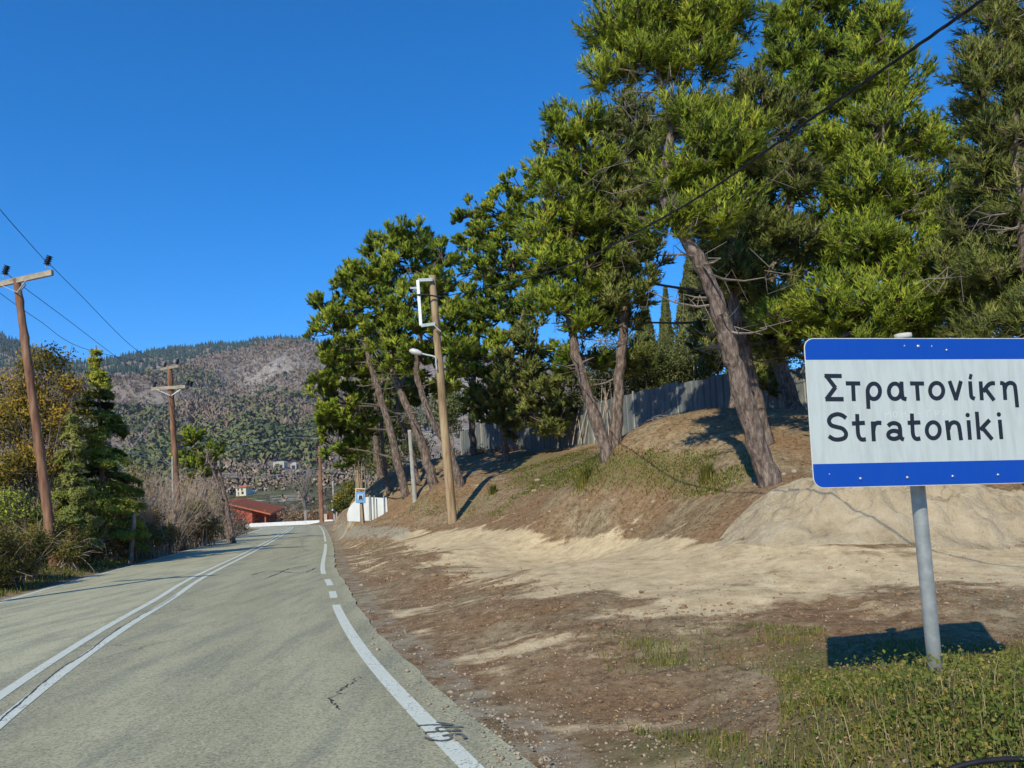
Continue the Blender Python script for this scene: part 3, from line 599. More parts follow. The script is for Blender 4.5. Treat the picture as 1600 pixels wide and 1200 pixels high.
# pole 1 with double crossarm
D1 = 24
e1, P0, P1 = pole('utility_pole', 'big leaning reddish pole with double timber crossarm at the left edge', 'utility pole', (79, 832), (26, 436), D1, .15, .105, M['pole_red'], seed=10)
for off in (-.16, .14): MB().beam(at(-36, 452, D1 + .6 + off), at(82, 426, D1 - .3 + off), .09, .17).build('crossarm', M['timber'], e1)
for a in ((3, 446, 24.1), (41, 438, 23.7)): MB().beam(at(*a), at(27, 457, 23.75), .02, .05, up=(0, 1, 0)).build('brace', M['galv'], e1)
MB().beam(at(40, 445, 24.0), at(31, 455, 23.75), .02, .05, up=(0, 1, 0)).build('brace', M['galv'], e1)
for a in ((8, 431, 24.2), (74, 416, 23.8), (-28, 440, 24.6)): insulator(e1, at(*a) + np.array([-.05, 0, -.02]), 1.05)
# pole 2
D2 = 40
e2, P0, P1 = pole('utility_pole', 'second brown pole with two crossarms rising behind the twiggy bushes', 'utility pole', (277, 780), (265, 572), D2, .165, .13, M['pole_red'], seed=11)
MB().beam(at(237, 608, 40), at(290, 604, 39.7), .10, .17).build('crossarm', M['timber'], e2)
MB().beam(at(252, 577, 41.4), at(279, 572, 38.6), .10, .14).build('crossarm', M['timber'], e2)
for a in ((243, 609), (250, 609)): pass
for a, c in (((246, 609), (266, 618)), ((286, 606), (268, 618))): MB().beam(at(*a, 39.8), at(*c, 39.7), .03, .05, up=(0, 1, 0)).build('brace', M['galv'], e2)
for a in ((292, 604, 39.7), (297, 606, 39.7), (240, 607, 40), (256, 576, 41), (275, 571, 39)): insulator(e2, at(*a), 1.0)
# pole outside the frame whose shadow crosses the left lane
g = gz(-13.3, 9.6); e0 = empty('utility_pole', (-13.3, 9.6, g), 'pole of the left line whose shadow crosses the left lane', 'utility pole')
MB().tube([(-13.3, 9.6, g - .4), (-13.3, 9.6, g + 9.1)], [.17, .12], 10).build('pole', M['pole_red'], e0)
MB().beam((-14.5, 9.5, g + 8.7), (-12.0, 9.8, g + 8.7), .1, .16).build('crossarm', M['timber'], e0)

def wire(name, label, pts, r, mat=None, n=10, sides=5, cat='wire', strands=0, group=None):
    P = catmull(pts, n)
    if strands:
        s = np.r_[0, np.cumsum(np.linalg.norm(np.diff(P, axis=0), axis=1))]; q = np.arange(0, s[-1], .07); Q = np.c_[[np.interp(q, s, P[:, k]) for k in range(3)]].T
        mb = MB()
        for k in range(strands):
            ph = q * 2 * math.pi / .55 + 2 * math.pi * k / strands
            mb.tube(Q + np.c_[np.cos(ph) * r * .62, np.cos(ph) * 0, np.sin(ph) * r * .9], r * .8, 5)
    else: mb = MB().tube(P, r, sides)
    o = mb.build(name, mat or M['black'], None, True); return tag(o, label, cat, group)
wire('overhead_cable', 'thick twisted black cable sweeping down across the pines to the tan pole', [at(2150, -470, 3.6), at(1800, -190, 4.2), at(1535, 0, 5.3), at(1290, 170, 7), at(1040, 338, 10.5), at(850, 427, 17), at(692, 464, 27.8)], .010, strands=3, n=16, cat='cable')
wire('overhead_cable', 'black cable drooping from the bracket of the tan pole to the far lamp pole', [at(692, 464, 27.8), at(650, 461, 27.8), at(640, 480, 29.5), at(625, 540, 34), at(600, 598, 44), at(575, 622, 54), at(553, 628, 61.7)], .03, cat='cable')
wire('power_line', 'upper thin wire running from the first to the second left pole', [at(76, 411, 23.8), at(120, 455, 26.3), at(215, 548, 35), at(272, 568, 39.2)], .011)
wire('power_line', 'middle thin wire running from the first to the second left pole', [at(10, 427, 24.2), at(39, 450, 25), at(110, 503, 29), at(181, 557, 34.5), at(245, 602, 40)], .011)
wire('power_line', 'lowest thin wire running from the first to the second left pole', [at(-26, 436, 24.6), at(0, 458, 25.5), at(60, 500, 29), at(130, 544, 34), at(254, 572, 41)], .011)
wire('power_line', 'thin wire rising off the top left edge from the first pole', [np.array([-12.2, 9.8, g + 9.1]), at(-60, 250, 17), at(0, 327, 19.5), at(40, 373, 21.5), at(74, 411, 23.8)], .011)
wire('power_line', 'thin steel guy wire slanting down left from the second pole', [at(264, 622, 39.8), at(232, 664, 38), at(190, 722, 36)], .012, M['galv'])
wire('power_line', 'pale wire across the hillside from the crossarm at the bend', [at(497, 685, 100), at(450, 684, 97), at(400, 692, 90), at(343, 702, 76)], .025, M['galv'])
wire('power_line', 'pale wire sagging left from the pair of poles over the red house', [at(500, 731, 100), at(440, 741, 110), at(385, 746, 125), at(330, 741, 140)], .03, M['galv'])
wire('power_line', 'pale wire between the pair of poles and the bus stop pole', [at(502, 731, 100), at(530, 738, 80), at(559, 742, 62)], .02, M['galv'])
wire('power_line', 'white wire along the top of the twiggy bushes on the left', [at(200, 707, 42), at(290, 730, 60), at(340, 741, 75), at(440, 743, 110), at(498, 742, 100)], .02, M['galv'])

# bus stop sign
D = 36; p = at(567, 818, D); p[2] = gz(p[0], p[1]); bs = empty('bus_stop_sign', p, 'small light blue bus stop sign with orange top on a wooden post', 'road sign')
def pl(x0, y0, x1, y1, D, name, mat, par, th=.02):
    a, b_, c, d = at(x0, y1, D), at(x1, y1, D), at(x1, y0, D), at(x0, y0, D); f = np.array([0, th, 0])
    return MB().add([a, b_, c, d, a + f, b_ + f, c + f, d + f], [(0, 1, 2, 3), (7, 6, 5, 4), (0, 4, 5, 1), (1, 5, 6, 2), (2, 6, 7, 3), (3, 7, 4, 0)]).build(name, mat, par)
t = at(562.5, 770, D + .1); q = at(567.5, 819, D + .1); q[2] -= .3; MB().beam(q, t, .09, .09, up=(0, 1, 0)).build('post', M['pole_tan'], bs)
t = at(565.5, 770, D + .3); q = at(569.5, 817, D + .3); q[2] -= .3; MB().beam(q, t, .06, .06, up=(0, 1, 0)).build('post', M['concrete'], bs)
pl(555.2, 763, 570.8, 786, D, 'plate', M['bus_white'], bs, .03)
pl(555.8, 763.6, 570.2, 768.6, D - .03, 'orange_band', M['bus_orange'], bs); pl(555.8, 769.2, 570.4, 785.2, D - .03, 'blue_field', M['bus_blue'], bs)
pl(559, 773, 567, 780.5, D - .06, 'white_square', M['bus_white'], bs)
bm_ = MB()
def blk(x0, y0, x1, y1):
    a = pl(x0, y0, x1, y1, D - .09, 'tmp', M['bus_ink'], None); me = a.data; bm_.add([v.co for v in me.vertices], [tuple(f.vertices) for f in me.polygons]); bpy.data.objects.remove(a)
blk(560.6, 774, 565.6, 776.2); blk(560.2, 777, 566, 779.4); blk(560.4, 779.5, 561.4, 780.2); blk(564.8, 779.5, 565.8, 780.2); bm_.build('bus_symbol', M['bus_ink'], bs)
bm_ = MB()
# ΣΤΑΣΗ on the orange band
def seg(x0, y0, x1, y1):
    bm_.beam(at(x0, y0, D - .055), at(x1, y1, D - .055), .018, .008, up=(0, 1, 0))
X = 557.2
for chx in 'STASH':
    for (a, b_, c, d) in {'S': [(0, 0, 1.6, 0), (0, 0, .9, 1.5), (.9, 1.5, 0, 3), (0, 3, 1.6, 3)], 'T': [(0, 0, 1.8, 0), (.9, 0, .9, 3)], 'A': [(0, 3, .9, 0), (.9, 0, 1.8, 3), (.4, 2, 1.4, 2)], 'H': [(0, 0, 0, 3), (1.6, 0, 1.6, 3), (0, 1.5, 1.6, 1.5)]}[chx]:
        seg(X + a, 764.6 + b_, X + c, 764.6 + d)
    X += 2.45
bm_.build('lettering', M['bus_ink'], bs)
tag(bs, None)

# white sheet wall at the foot of the bank
D = 38; p = at(575, 812, D); ws = empty('sheet_fence', p, 'patched wall of white metal sheets with rounded corner beside the bus stop', 'fence')
def poly(P, D, name, mat, par, th=.06):
    k = len(P); a = [at(x, y, D) for x, y in P]; c = [q + np.array([0, th, 0]) for q in a]
    return MB().add(a + c, [tuple(range(k)), tuple(range(k, 2 * k))[::-1]] + [(i, k + i, k + (i + 1) % k, (i + 1) % k) for i in range(k)]).build(name, mat, par)
poly([(543, 814), (542, 803), (545, 794), (551, 786), (557, 781), (562, 778), (562.8, 815)], D, 'sheet', M['whitesheet'], ws)
poly([(563.2, 815), (563.2, 777.5), (576, 776.5), (577.2, 814)], D + .1, 'sheet', M['whitesheet'], ws)
poly([(578, 814), (577, 776.6), (583, 777), (584, 813)], D - .1, 'sheet', M['whitesheet'], ws)
poly([(585.4, 813), (584.6, 777.2), (599, 778), (600.4, 809)], D, 'sheet', M['whitesheet'], ws)
poly([(600.8, 809), (599.6, 778.4), (604, 777), (606, 806)], D - .12, 'sheet', M['whitesheet'], ws)
for x in (577.5, 584.7, 599.5): MB().beam(at(x, 774, D - .2), at(x + 1, 813, D - .2), .04, .04, up=(0, 1, 0)).build('post', M['concrete'], ws)

# ---------------------------------------------------------------- cemetery fence on the bank: separate ribbed sheets
fe = [at(722, 722, 48), at(860, 705, 38.5), at(1000, 684, 32.5), at(1120, 668, 28.8), at(1232, 655, 26.5), at(1420, 640, 24.0)]
F2 = catmull([p[:2] for p in fe], 20); fs = np.r_[0, np.cumsum(np.linalg.norm(np.diff(F2, axis=0), axis=1))]
p = F2[0]; fc = empty('boundary_fence', (p[0], p[1], gz(*p)), 'long pale fence of upright ribbed sheets behind the pines on the bank', 'fence')
def ribbed(a, c, za, zc, ha, hc, seed):
    rg = np.random.default_rng(seed); d = (c - a); L = np.linalg.norm(d); d = d / L; nn = np.array([-d[1], d[0]]); pr_ = [(0, 0), (.12, 0), (.16, .035), (.24, .035), (.28, 0), (.5, 0), (.54, .035), (.62, .035), (.66, 0), (.86, 0), (.9, .03), (1, .03)]
    V = []
    for t, o_ in pr_: q = a + d * L * t + nn * o_; V.append((*q, za + (zc - za) * t - .1)); 
    for t, o_ in pr_: q = a + d * L * t + nn * (o_ + rg.normal(0, .004)); V.append((*q, za + (zc - za) * t + ha + (hc - ha) * t))
    k = len(pr_); return MB().add(V, [(i, i + 1, k + i + 1, k + i) for i in range(k - 1)])
k = 0; s = 0.; rg = np.random.default_rng(4)
while s < fs[-1] - 1.0:
    wd = rg.uniform(.86, 1.0); a = np.array([np.interp(s, fs, F2[:, 0]), np.interp(s, fs, F2[:, 1])]); c = np.array([np.interp(s + wd, fs, F2[:, 0]), np.interp(s + wd, fs, F2[:, 1])])
    hh = 1.8 + .08 * rg.random(); za, zc = gz(*a), gz(*c); t = (za + zc) / 2
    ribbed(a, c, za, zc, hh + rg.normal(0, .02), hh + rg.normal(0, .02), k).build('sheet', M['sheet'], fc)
    if k % 3 == 0: MB().beam((a[0], a[1] + .06, za - .2), (a[0], a[1] + .06, za + hh + .1), .07, .07, up=(0, 1, 0)).build('post', M['concrete'], fc)
    s += wd + .02; k += 1

# ---------------------------------------------------------------- vegetation builders
def unit(v): return v / (np.linalg.norm(v, axis=-1, keepdims=True) + 1e-9)
def tufts(P, Dr, K, L, wd, rg, spread=.7, back=.26):
    """K narrow needle triangles round each twig end P pointing along Dr"""
    n = len(P); p = np.repeat(P, K, 0); d = np.repeat(Dr, K, 0); r = unit(rg.normal(size=(n * K, 3)))
    nd = unit(d * .9 + r * spread + np.array([0, 0, .12])); p = p - d * rg.random((n * K, 1)) * back
    l = L * (.65 + .5 * rg.random((n * K, 1))); sd = unit(np.cross(nd, rg.normal(size=(n * K, 3)))) * wd / 2
    V = np.stack([p - sd, p + sd, p + nd * l], 1).reshape(-1, 3); T = np.arange(len(V)).reshape(-1, 3); return V, T
def leaves(P, size, rg, up=.3, asp=.55):
    n = len(P); a = unit(rg.normal(size=(n, 3))); nrm = unit(rg.normal(size=(n, 3)) + np.array([0, -.2, up])); b = unit(np.cross(nrm, a)); a = np.cross(b, nrm)
    s = size * (.6 + .8 * rg.random((n, 1))); V = np.stack([P - a * s * .5, P + b * s * asp * .5, P + a * s * .5, P - b * s * asp * .5], 1).reshape(-1, 3)
    return V, np.arange(n * 4).reshape(-1, 4)
def inball(n, rg, p=.45):
    return unit(rg.normal(size=(n, 3))) * rg.random((n, 1)) ** p
def trunk_poly(pts, sink=.35):
    """pts: (px, py, D, radius) base first; the base is pushed into the ground"""
    P = [at(a, b, c) for a, b, c, r in pts]; z = gz(P[0][0], P[0][1]); d = P[1] - P[0]
    P[0] = P[0] - d / max(.2, abs(d[2])) * (P[0][2] - z + sink) if P[0][2] > z - sink else P[0]
    C = catmull(P, 7); R = np.interp(np.linspace(0, len(pts) - 1, len(C)), range(len(pts)), [r for *_, r in pts]); R[0] *= 1.15; R[1] *= 1.05; R = R * .9; return C, R
def bark_tube(mb, C, R, n=14, seed=0, amp=.12):
    b = len(mb.V); mb.tube(C, R, n)
    for i in range(b, len(mb.V)):
        v = Vector(mb.V[i]); k = min((i - b) // n, len(C) - 1); c = Vector(C[k]); q = mnoise(v * 6) * .6 + mnoise(v * 2.1) * .6; mb.V[i] = tuple(c + (v - c) * (1 + amp * q * 2))
def limb(a, b, rg, sag=.12, n=5):
    L = np.linalg.norm(b - a); mid = (a + b) / 2 + rg.normal(0, .07 * L, 3) - np.array([0, 0, sag * L]); t = np.linspace(0, 1, n)[:, None]
    return (1 - t) ** 2 * a + 2 * t * (1 - t) * mid + t ** 2 * b
def pine(label, trunks, lobes, seed, L=.15, wk=.00115, cover=4.7, mat='needle', group='pines on the bank', dead=14, name='pine_tree', cat='pine tree', barkmat='bark', dscale=.8, K=18, clr=1.0):
    rg = np.random.default_rng(seed); tp = [trunk_poly(t) for t in trunks]; b0 = tp[0][0][0]
    e = empty(name, (b0[0], b0[1], gz(b0[0], b0[1])), label, cat, group)
    mb = MB()
    for k, (C, R) in enumerate(tp):
        Cn = np.array(C); w_ = R[:, None] * .12 * rg.normal(size=(len(C), 3)); w_[0] = 0; bark_tube(mb, Cn + w_, R, 14, seed)
    mb.build('trunk', M[barkmat], e, True)
    TC = np.concatenate([c for c, r in tp]); TR = np.concatenate([r for c, r in tp])
    L0 = L; br = MB(); tw = []; VP = []; VD = []; VT = []; VS = []; VN = []
    for lo in lobes:
        px, py, rx, ry, D = lo[:5]; rx *= 1.27; ry *= 1.27; L = L0 * (1 + .45 * min(1, max(0, (D - 17) / 14))); c = at(px, py, D); ax, az_ = rx * D / 1200, ry * D / 1200; ay = dscale * (ax + az_) / 2
        wd = wk * (1.3 + .5 * min(1, max(0, (D - 15) / 12))) * 1.08 * D; area = math.pi * ax * az_; nn = cover * area / (.5 * L * wd * .62); nt_ = int(nn / K); nclump = max(5, int(nt_ / 13))
        cl = inball(nclump, rg, .42) * np.array([ax, ay, az_]) * .93 + c
        # main limb
        cand = TC[:, 2] < c[2] - .15 * np.linalg.norm(TC[:, :2] - c[:2], axis=1) + .3; dd = np.linalg.norm(TC - c, axis=1) + np.where(cand, 0, 2.5); i = dd.argmin()
        a = TC[i]; Lb = limb(a, c, rg, .02, 7); r0 = min(TR[i] * .5, .022 + .009 * np.linalg.norm(c - a)); br.tube(Lb, np.linspace(r0, r0 * .4, 7), 6)
        src = np.concatenate([Lb[2:], TC[np.linalg.norm(TC - c, axis=1) < max(ax, az_) * .8]])
        ct = rg.random(nclump)
        for q in cl:
            j = (np.linalg.norm(src - q, axis=1) + rg.random(len(src)) * .3).argmin(); bb = limb(src[j], q, rg, .12, 4); br.tube(bb, np.linspace(.022, .009, 4) * (1 + D / 40), 3, cap=False)
        per = max(4, nt_ // nclump); idx = np.repeat(np.arange(nclump), per); rc = .17 + .16 * math.sqrt(area / nclump) + .10
        od = unit(cl - c)[idx]; off = unit(rg.normal(size=(len(idx), 3)) + od * .55 + np.array([0, 0, .35])) * (rc * (.45 + .75 * rg.random((len(idx), 1)))) * np.array([1, 1, .8])
        P = cl[idx] + off; Dr = unit(off + od * .15 + np.array([0, 0, .22]))
        VN.append(unit(unit(off) + od * .7 + np.array([0, 0, .25]))); VP.append(P); VD.append(Dr); VS.append(np.full(len(P), wd) + 1j * L); VT.append(np.clip(.42 + .38 * (ct[idx] - .5) + .25 * rg.normal(size=len(idx)) * .5, 0, 1))
        s = rg.random(len(P)) < .5; tw.append(np.stack([cl[idx][s], P[s]], 1))
    # dead snags on the lower trunk
    dz_ = MB()
    for k in range(dead):
        i = rg.integers(int(len(TC) * .25), int(len(TC) * .9)); a = TC[i]; q = rg.random() * 6.28; l = rg.uniform(.25, 1.3); d = np.array([math.cos(q), math.sin(q), rg.uniform(-.25, .35)])
        bb = limb(a, a + d * l, rg, .15, 4); dz_.tube(bb, np.linspace(.028, .008, 4), 4, cap=False)
        for z_ in range(int(l * 5)):
            t = bb[rg.integers(1, 4)]; dz_.tube([t, t + unit(rg.normal(size=3)) * .22 * l + np.array([0, 0, -.05]), t + unit(rg.normal(size=3) + d) * .5 * l], [.009, .006, .004], 3, cap=False)
    if dead: tag(dz_.build('dead_branches', M['deadwood'], e), kind='stuff')
    if tw:
        tw = np.concatenate(tw); a, b_ = tw[:, 0], tw[:, 1]; sd = unit(np.cross(b_ - a, rg.normal(size=a.shape))) * .007 * (1 + np.linalg.norm(a, axis=1, keepdims=True) / 20)
        base = len(br.V); Q = np.stack([a - sd, a + sd, b_], 1).reshape(-1, 3); br.V += [tuple(v) for v in Q.tolist()]; br.F += [(base + 3 * i, base + 3 * i + 1, base + 3 * i + 2) for i in range(len(a))]
    if br.V: tag(br.build('branches', M['branch'], e), kind='stuff')
    if lobes:
        P = np.concatenate(VP); Dr = np.concatenate(VD); tt = np.concatenate(VT); wv = np.concatenate(VS)
        V_, T_ = tufts(P, Dr, K, np.repeat(wv.imag, K)[:, None], np.repeat(wv.real, K)[:, None], rg)
        tn_ = np.repeat(np.clip(np.repeat(tt, K) + rg.normal(size=len(T_)) * .12, 0, 1), 3)
        o = link('crown', tri_mesh('crown', V_, T_, tn_, np.repeat(np.concatenate(VN), K * 3, 0)), M[mat], e)
    return e
def cloudshrub(name, label, cat, lobes, seed, mat, size, cover=3.0, asp=.55, stems=30, group=None, twmat='twig', clump=.16, base=None, twigs=0, trunk=None):
    rg = np.random.default_rng(seed); L0 = lobes[0] if base is None else base; c0 = at(L0[0], L0[1], L0[-1] if base is not None else L0[4]); g0 = gz(c0[0], c0[1]); e = empty(name, (c0[0], c0[1], g0), label, cat, group)
    VP = []; VT = []; st = MB()
    if trunk: tb = MB(); bark_tube(tb, *trunk_poly(trunk), 12, seed); tb.build('trunk', M['bark'], e, True)
    for lo in lobes:
        px, py, rx, ry, D = lo[:5]; c = at(px, py, D); ax, az_ = rx * D / 1200, ry * D / 1200; ay = .85 * (ax + az_) / 2; sz = max(size * 1.4, D * .0025)
        n = int(.8 * cover * math.pi * ax * az_ / (sz * sz * asp * .5 * .6)); ncl = max(6, int(math.pi * ax * az_ / (clump ** 2) * .8)); cl = inball(ncl, rg, .4) * np.array([ax, ay, az_]) * .92 + c
        idx = rg.integers(0, ncl, n); P = cl[idx] + rg.normal(size=(n, 3)) * clump * .75; ct = rg.random(ncl); VP.append((P, sz, unit(unit((P - c) / np.array([ax, ay, az_])) * .8 + unit(P - cl[idx]) * .9 + np.array([0, 0, .3])))); VT.append(np.clip(.45 + .45 * (ct[idx] - .5) + rg.normal(size=n) * .14, 0, 1))
        gzc = gz(c[0], c[1])
        for k in range(stems):
            q = cl[rg.integers(0, ncl)]; a = np.array([c[0] + rg.normal() * ax * .35, c[1] + rg.normal() * ay * .35, gzc - .05]); a = a if base is None else np.array([c0[0], c0[1], g0 + rg.random() * (c[2] - g0) * .7]); st.tube(limb(a, q, rg, -.15 if base is None else .1, 5), np.linspace(.016, .006, 5) * (1 + D / 50), 3, cap=False)
        for k in range(twigs):
            q = cl[rg.integers(0, ncl)]; d = unit(rg.normal(size=3) + unit(q - c) * .8 + np.array([0, -.3, .5])); l = rg.uniform(.2, .7)
            st.tube(limb(q, q + d * l + unit(q - c) * .15, rg, -.1, 4), np.linspace(.007, .003, 4) * (.6 + D / 24), 3, cap=False)
    tag(st.build('stems', M[twmat], e), kind='stuff')
    V_ = []; T_ = []; tn_ = []; b = 0; nn = []
    for (P, sz, nv), t in zip(VP, VT):
        v, f = leaves(P, sz, rg, .3, asp); nn.append(np.repeat(nv, 4, 0)); V_.append(v); T_.append(f + b); b += len(v); tn_.append(np.repeat(t, 4))
    link('foliage', tri_mesh('foliage', np.concatenate(V_), np.concatenate(T_), np.concatenate(tn_), np.concatenate(nn)), M[mat], e)
    return e
def branching(mb, a, d, l, r, lev, rg, spread=.55, up=.15, sides=(7, 5, 4, 3, 3)):
    b = a + d * l; mb.tube(limb(a, b, rg, -.03, 4), np.linspace(r, r * .62, 4), sides[min(4, len(sides) - lev - 1 if False else max(0, 4 - lev))], cap=False)
    if lev <= 0: return
    for k in range(rg.integers(3, 5)):
        t = rg.uniform(.45, 1.0) if k else 1.0; dd = unit(d + rg.normal(size=3) * spread + np.array([0, 0, up])); branching(mb, a + (b - a) * t, dd, l * rg.uniform(.55, .8), r * .55, lev - 1, rg, spread, up, sides)
def bare_tree(label, px, py, D, h, r, seed, spread=.5, mat='deadwood', group=None, lev=4, nstem=3):
    rg = np.random.default_rng(seed); c = at(px, py, D); g = gz(c[0], c[1]); e = empty('bare_tree', (c[0], c[1], g), label, 'bare tree', group); t = MB(); b = MB(); c[2] = max(c[2], g)
    a = np.array([c[0], c[1], g - .3]); top = np.array([c[0], c[1], c[2] + h * .18]); t.tube([a, (a + top) / 2, top], [r * 1.2, r, r * .85], 8); t.build('trunk', M[mat], e, True)
    for k in range(nstem): branching(b, top - np.array([0, 0, .05 * h]), unit(np.array([rg.normal() * .5, rg.normal() * .5, 1.1])), h * .28, r * .6, lev, rg, spread)
    tag(b.build('branches', M[mat], e), kind='stuff'); return e

# ---------------------------------------------------------------- the pines
# left cluster, standing where the bank meets the bend
pine('pine with left-bending trunk at the left end, lowest branches over the road', [[(629, 752, 36, .22), (600, 635, 36, .19), (581, 576, 36, .15), (560, 500, 36, .10), (555, 455, 36, .05)]],
     [(505, 478, 24, 20, 36), (540, 438, 36, 24, 35), (520, 520, 34, 32, 36), (560, 490, 46, 36, 36), (512, 572, 30, 34, 37), (552, 560, 44, 38, 37), (508, 632, 24, 36, 38), (542, 630, 42, 44, 38), (528, 700, 34, 34, 39), (556, 668, 36, 30, 39)], 11, wk=.0011)
pine('tallest pine of the left group, thick trunk leaning left behind the tan pole', [[(678, 757, 33, .26), (658, 689, 33, .22), (640, 644, 33, .19), (615, 581, 33, .16), (612, 480, 33, .11), (618, 390, 33, .05)]],
     [(615, 372, 40, 26, 33), (650, 372, 30, 26, 33), (600, 415, 44, 30, 33), (570, 440, 30, 28, 33), (645, 420, 50, 34, 33), (598, 470, 46, 34, 33), (650, 475, 44, 34, 32), (605, 530, 50, 34, 33), (640, 560, 46, 30, 32)], 12, wk=.0011)
pine('pine with crooked trunk between tan pole and tallest left pine', [[(717, 752, 31.5, .2), (700, 700, 31.5, .18), (676, 657, 31.5, .16), (651, 581, 31.5, .13), (665, 480, 31.5, .09), (680, 410, 31.5, .05)]],
     [(690, 400, 22, 20, 31.5), (680, 440, 30, 28, 31), (690, 490, 34, 30, 31), (670, 530, 40, 28, 31), (712, 545, 30, 34, 31), (700, 590, 34, 24, 31), (640, 512, 22, 16, 30)], 13, wk=.0011)
pine('slender dark-trunked pine second from the left end of the group', [[(598, 762, 44, .22), (588, 700, 44, .19), (585, 620, 44, .14), (580, 540, 44, .09)]],
     [(575, 600, 40, 30, 45), (600, 640, 34, 22, 45), (580, 540, 40, 34, 46), (610, 590, 40, 34, 44)], 14, wk=.0011)
pine('thin pine with straight pale stem left of the thick leaning trunk', [[(606, 761, 41, .13), (598, 702, 41, .12), (596, 620, 41, .09), (600, 560, 41, .06)]], [(618, 610, 34, 24, 42)], 15, wk=.0011, barkmat='bark')
pine('dark leaning trunk just right of the thick left trunk', [[(652, 748, 40, .16), (640, 690, 40, .15), (622, 640, 40, .12), (640, 560, 40, .08)]], [(630, 600, 36, 24, 41), (660, 610, 30, 18, 41)], 16, wk=.0011)
e, _, _ = pole('thin_pole', 'slim whitish pole standing upright between the leaning pine trunks', 'pole', (647, 765), (640, 672), 35, .11, .09, M['concrete'], False, seed=22)
# middle group before the left half of the fence
pine('pine at the left end of the fence with crown rising beside the sky', [[(742, 728, 42, .22), (737, 640, 42, .19), (745, 540, 42, .15), (770, 420, 42, .11), (800, 300, 42, .05)]],
     [(740, 335, 28, 22, 41), (762, 368, 44, 30, 40), (812, 292, 28, 22, 39), (800, 335, 50, 34, 39), (748, 420, 46, 40, 40), (800, 410, 60, 40, 39), (745, 480, 40, 36, 40), (796, 480, 54, 40, 39), (735, 545, 32, 40, 40), (780, 555, 52, 40, 39), (738, 610, 30, 34, 40)], 21, wk=.00105)
pine('low spreading pine covering the left part of the fence', [[(790, 712, 37, .2), (786, 640, 37, .17), (800, 560, 37, .12), (820, 480, 37, .07)]],
     [(770, 620, 40, 26, 36), (812, 600, 56, 40, 36), (860, 600, 44, 38, 35.5), (825, 650, 56, 26, 36), (872, 655, 40, 24, 36), (772, 655, 34, 20, 37), (840, 540, 50, 40, 36)], 22, wk=.00105, mat='needle_olive', dead=24)
pine('left trunk of the V-shaped pair on the slope, leaning left', [[(952, 716, 20, .22), (925, 635, 20, .17), (897, 540, 20, .14), (888, 440, 20, .11), (893, 300, 20, .08), (895, 190, 20, .04)]],
     [(905, 195, 40, 36, 20), (876, 225, 30, 34, 20), (912, 262, 56, 38, 20), (872, 300, 36, 36, 20), (850, 262, 22, 24, 20), (935, 300, 40, 36, 20.6), (890, 380, 50, 40, 20.8), (940, 400, 40, 40, 20.8), (860, 180, 16, 16, 20), (915, 555, 40, 24, 20.5), (850, 350, 36, 34, 20), (905, 340, 52, 38, 20), (862, 410, 42, 36, 20), (918, 420, 46, 40, 20), (866, 470, 48, 34, 20), (905, 500, 38, 28, 20)], 23, wk=.0011, dead=26)
pine('right upright trunk of the V-shaped pair on the slope', [[(960, 716, 20.2, .20), (966, 620, 20.2, .16), (974, 500, 20.2, .13), (978, 380, 20.2, .11), (985, 250, 20.2, .08), (995, 170, 20.2, .04)]],
     [(980, 185, 52, 40, 20.5), (960, 250, 48, 40, 20.3), (1010, 240, 44, 38, 20.5), (965, 320, 44, 40, 20), (1020, 200, 50, 40, 21), (985, 560, 36, 22, 21), (1010, 310, 40, 36, 20), (985, 385, 42, 34, 20), (950, 470, 44, 34, 20), (1000, 450, 30, 26, 20)], 24, wk=.0011, mat='needle_olive', dead=26)
# big near pine
pine('largest pine with knobbly trunk leaning left in front of the slope', [[(1206, 762, 14, .235), (1172, 655, 14, .20), (1140, 545, 14, .175), (1112, 450, 14, .15), (1070, 370, 14, .13), (1040, 310, 14, .11), (1048, 200, 14, .085), (1030, 120, 14, .05), (1020, 60, 14, .02)]],
     [(975, 40, 62, 44, 14), (1040, 20, 70, 46, 14), (1105, 35, 52, 46, 14), (1010, 85, 60, 36, 14), (1090, 90, 56, 30, 14), (940, 110, 30, 30, 14), (1148, 20, 28, 40, 14), (1050, -50, 90, 50, 14),
      (1070, 175, 50, 34, 14), (1100, 235, 64, 44, 14), (1040, 270, 48, 32, 14), (1150, 210, 46, 40, 14), (1120, 320, 60, 40, 14), (1040, 345, 50, 24, 14)], 31, wk=.00115, dead=36, L=.14)
pine('straighter pine directly behind the knobbly leaning trunk', [[(1195, 690, 17, .21), (1172, 590, 17, .18), (1148, 480, 17, .15), (1150, 360, 17, .12), (1180, 220, 17, .08), (1200, 120, 17, .04)]],
     [(1165, 145, 44, 34, 17), (1200, 190, 50, 40, 17), (1130, 380, 50, 40, 18), (1230, 520, 50, 36, 18), (1190, 500, 40, 30, 18), (1180, 260, 60, 40, 17), (1230, 270, 50, 38, 17), (1180, 350, 56, 40, 17), (1160, 420, 50, 30, 16.5), (1220, 370, 50, 40, 17), (1215, 455, 46, 36, 17)], 32, wk=.0011, mat='needle_olive', dead=26, L=.14)
pine('tall pine beyond the sign, trunk before the right end of the fence', [[(1246, 655, 23, .26), (1215, 560, 23, .22), (1200, 470, 23, .18), (1240, 300, 23, .14), (1270, 120, 23, .10), (1290, 0, 23, .05)]],
     [(1240, 30, 50, 36, 22), (1290, 10, 60, 40, 22), (1230, 90, 44, 36, 22), (1290, 85, 60, 42, 22), (1340, 60, 54, 40, 22), (1260, 150, 60, 42, 22), (1325, 150, 60, 46, 22), (1280, 230, 56, 44, 21), (1340, 240, 56, 46, 21), (1300, 320, 60, 46, 20), (1270, 400, 56, 44, 19), (1330, 400, 56, 46, 19)], 33, wk=.0011, L=.15)
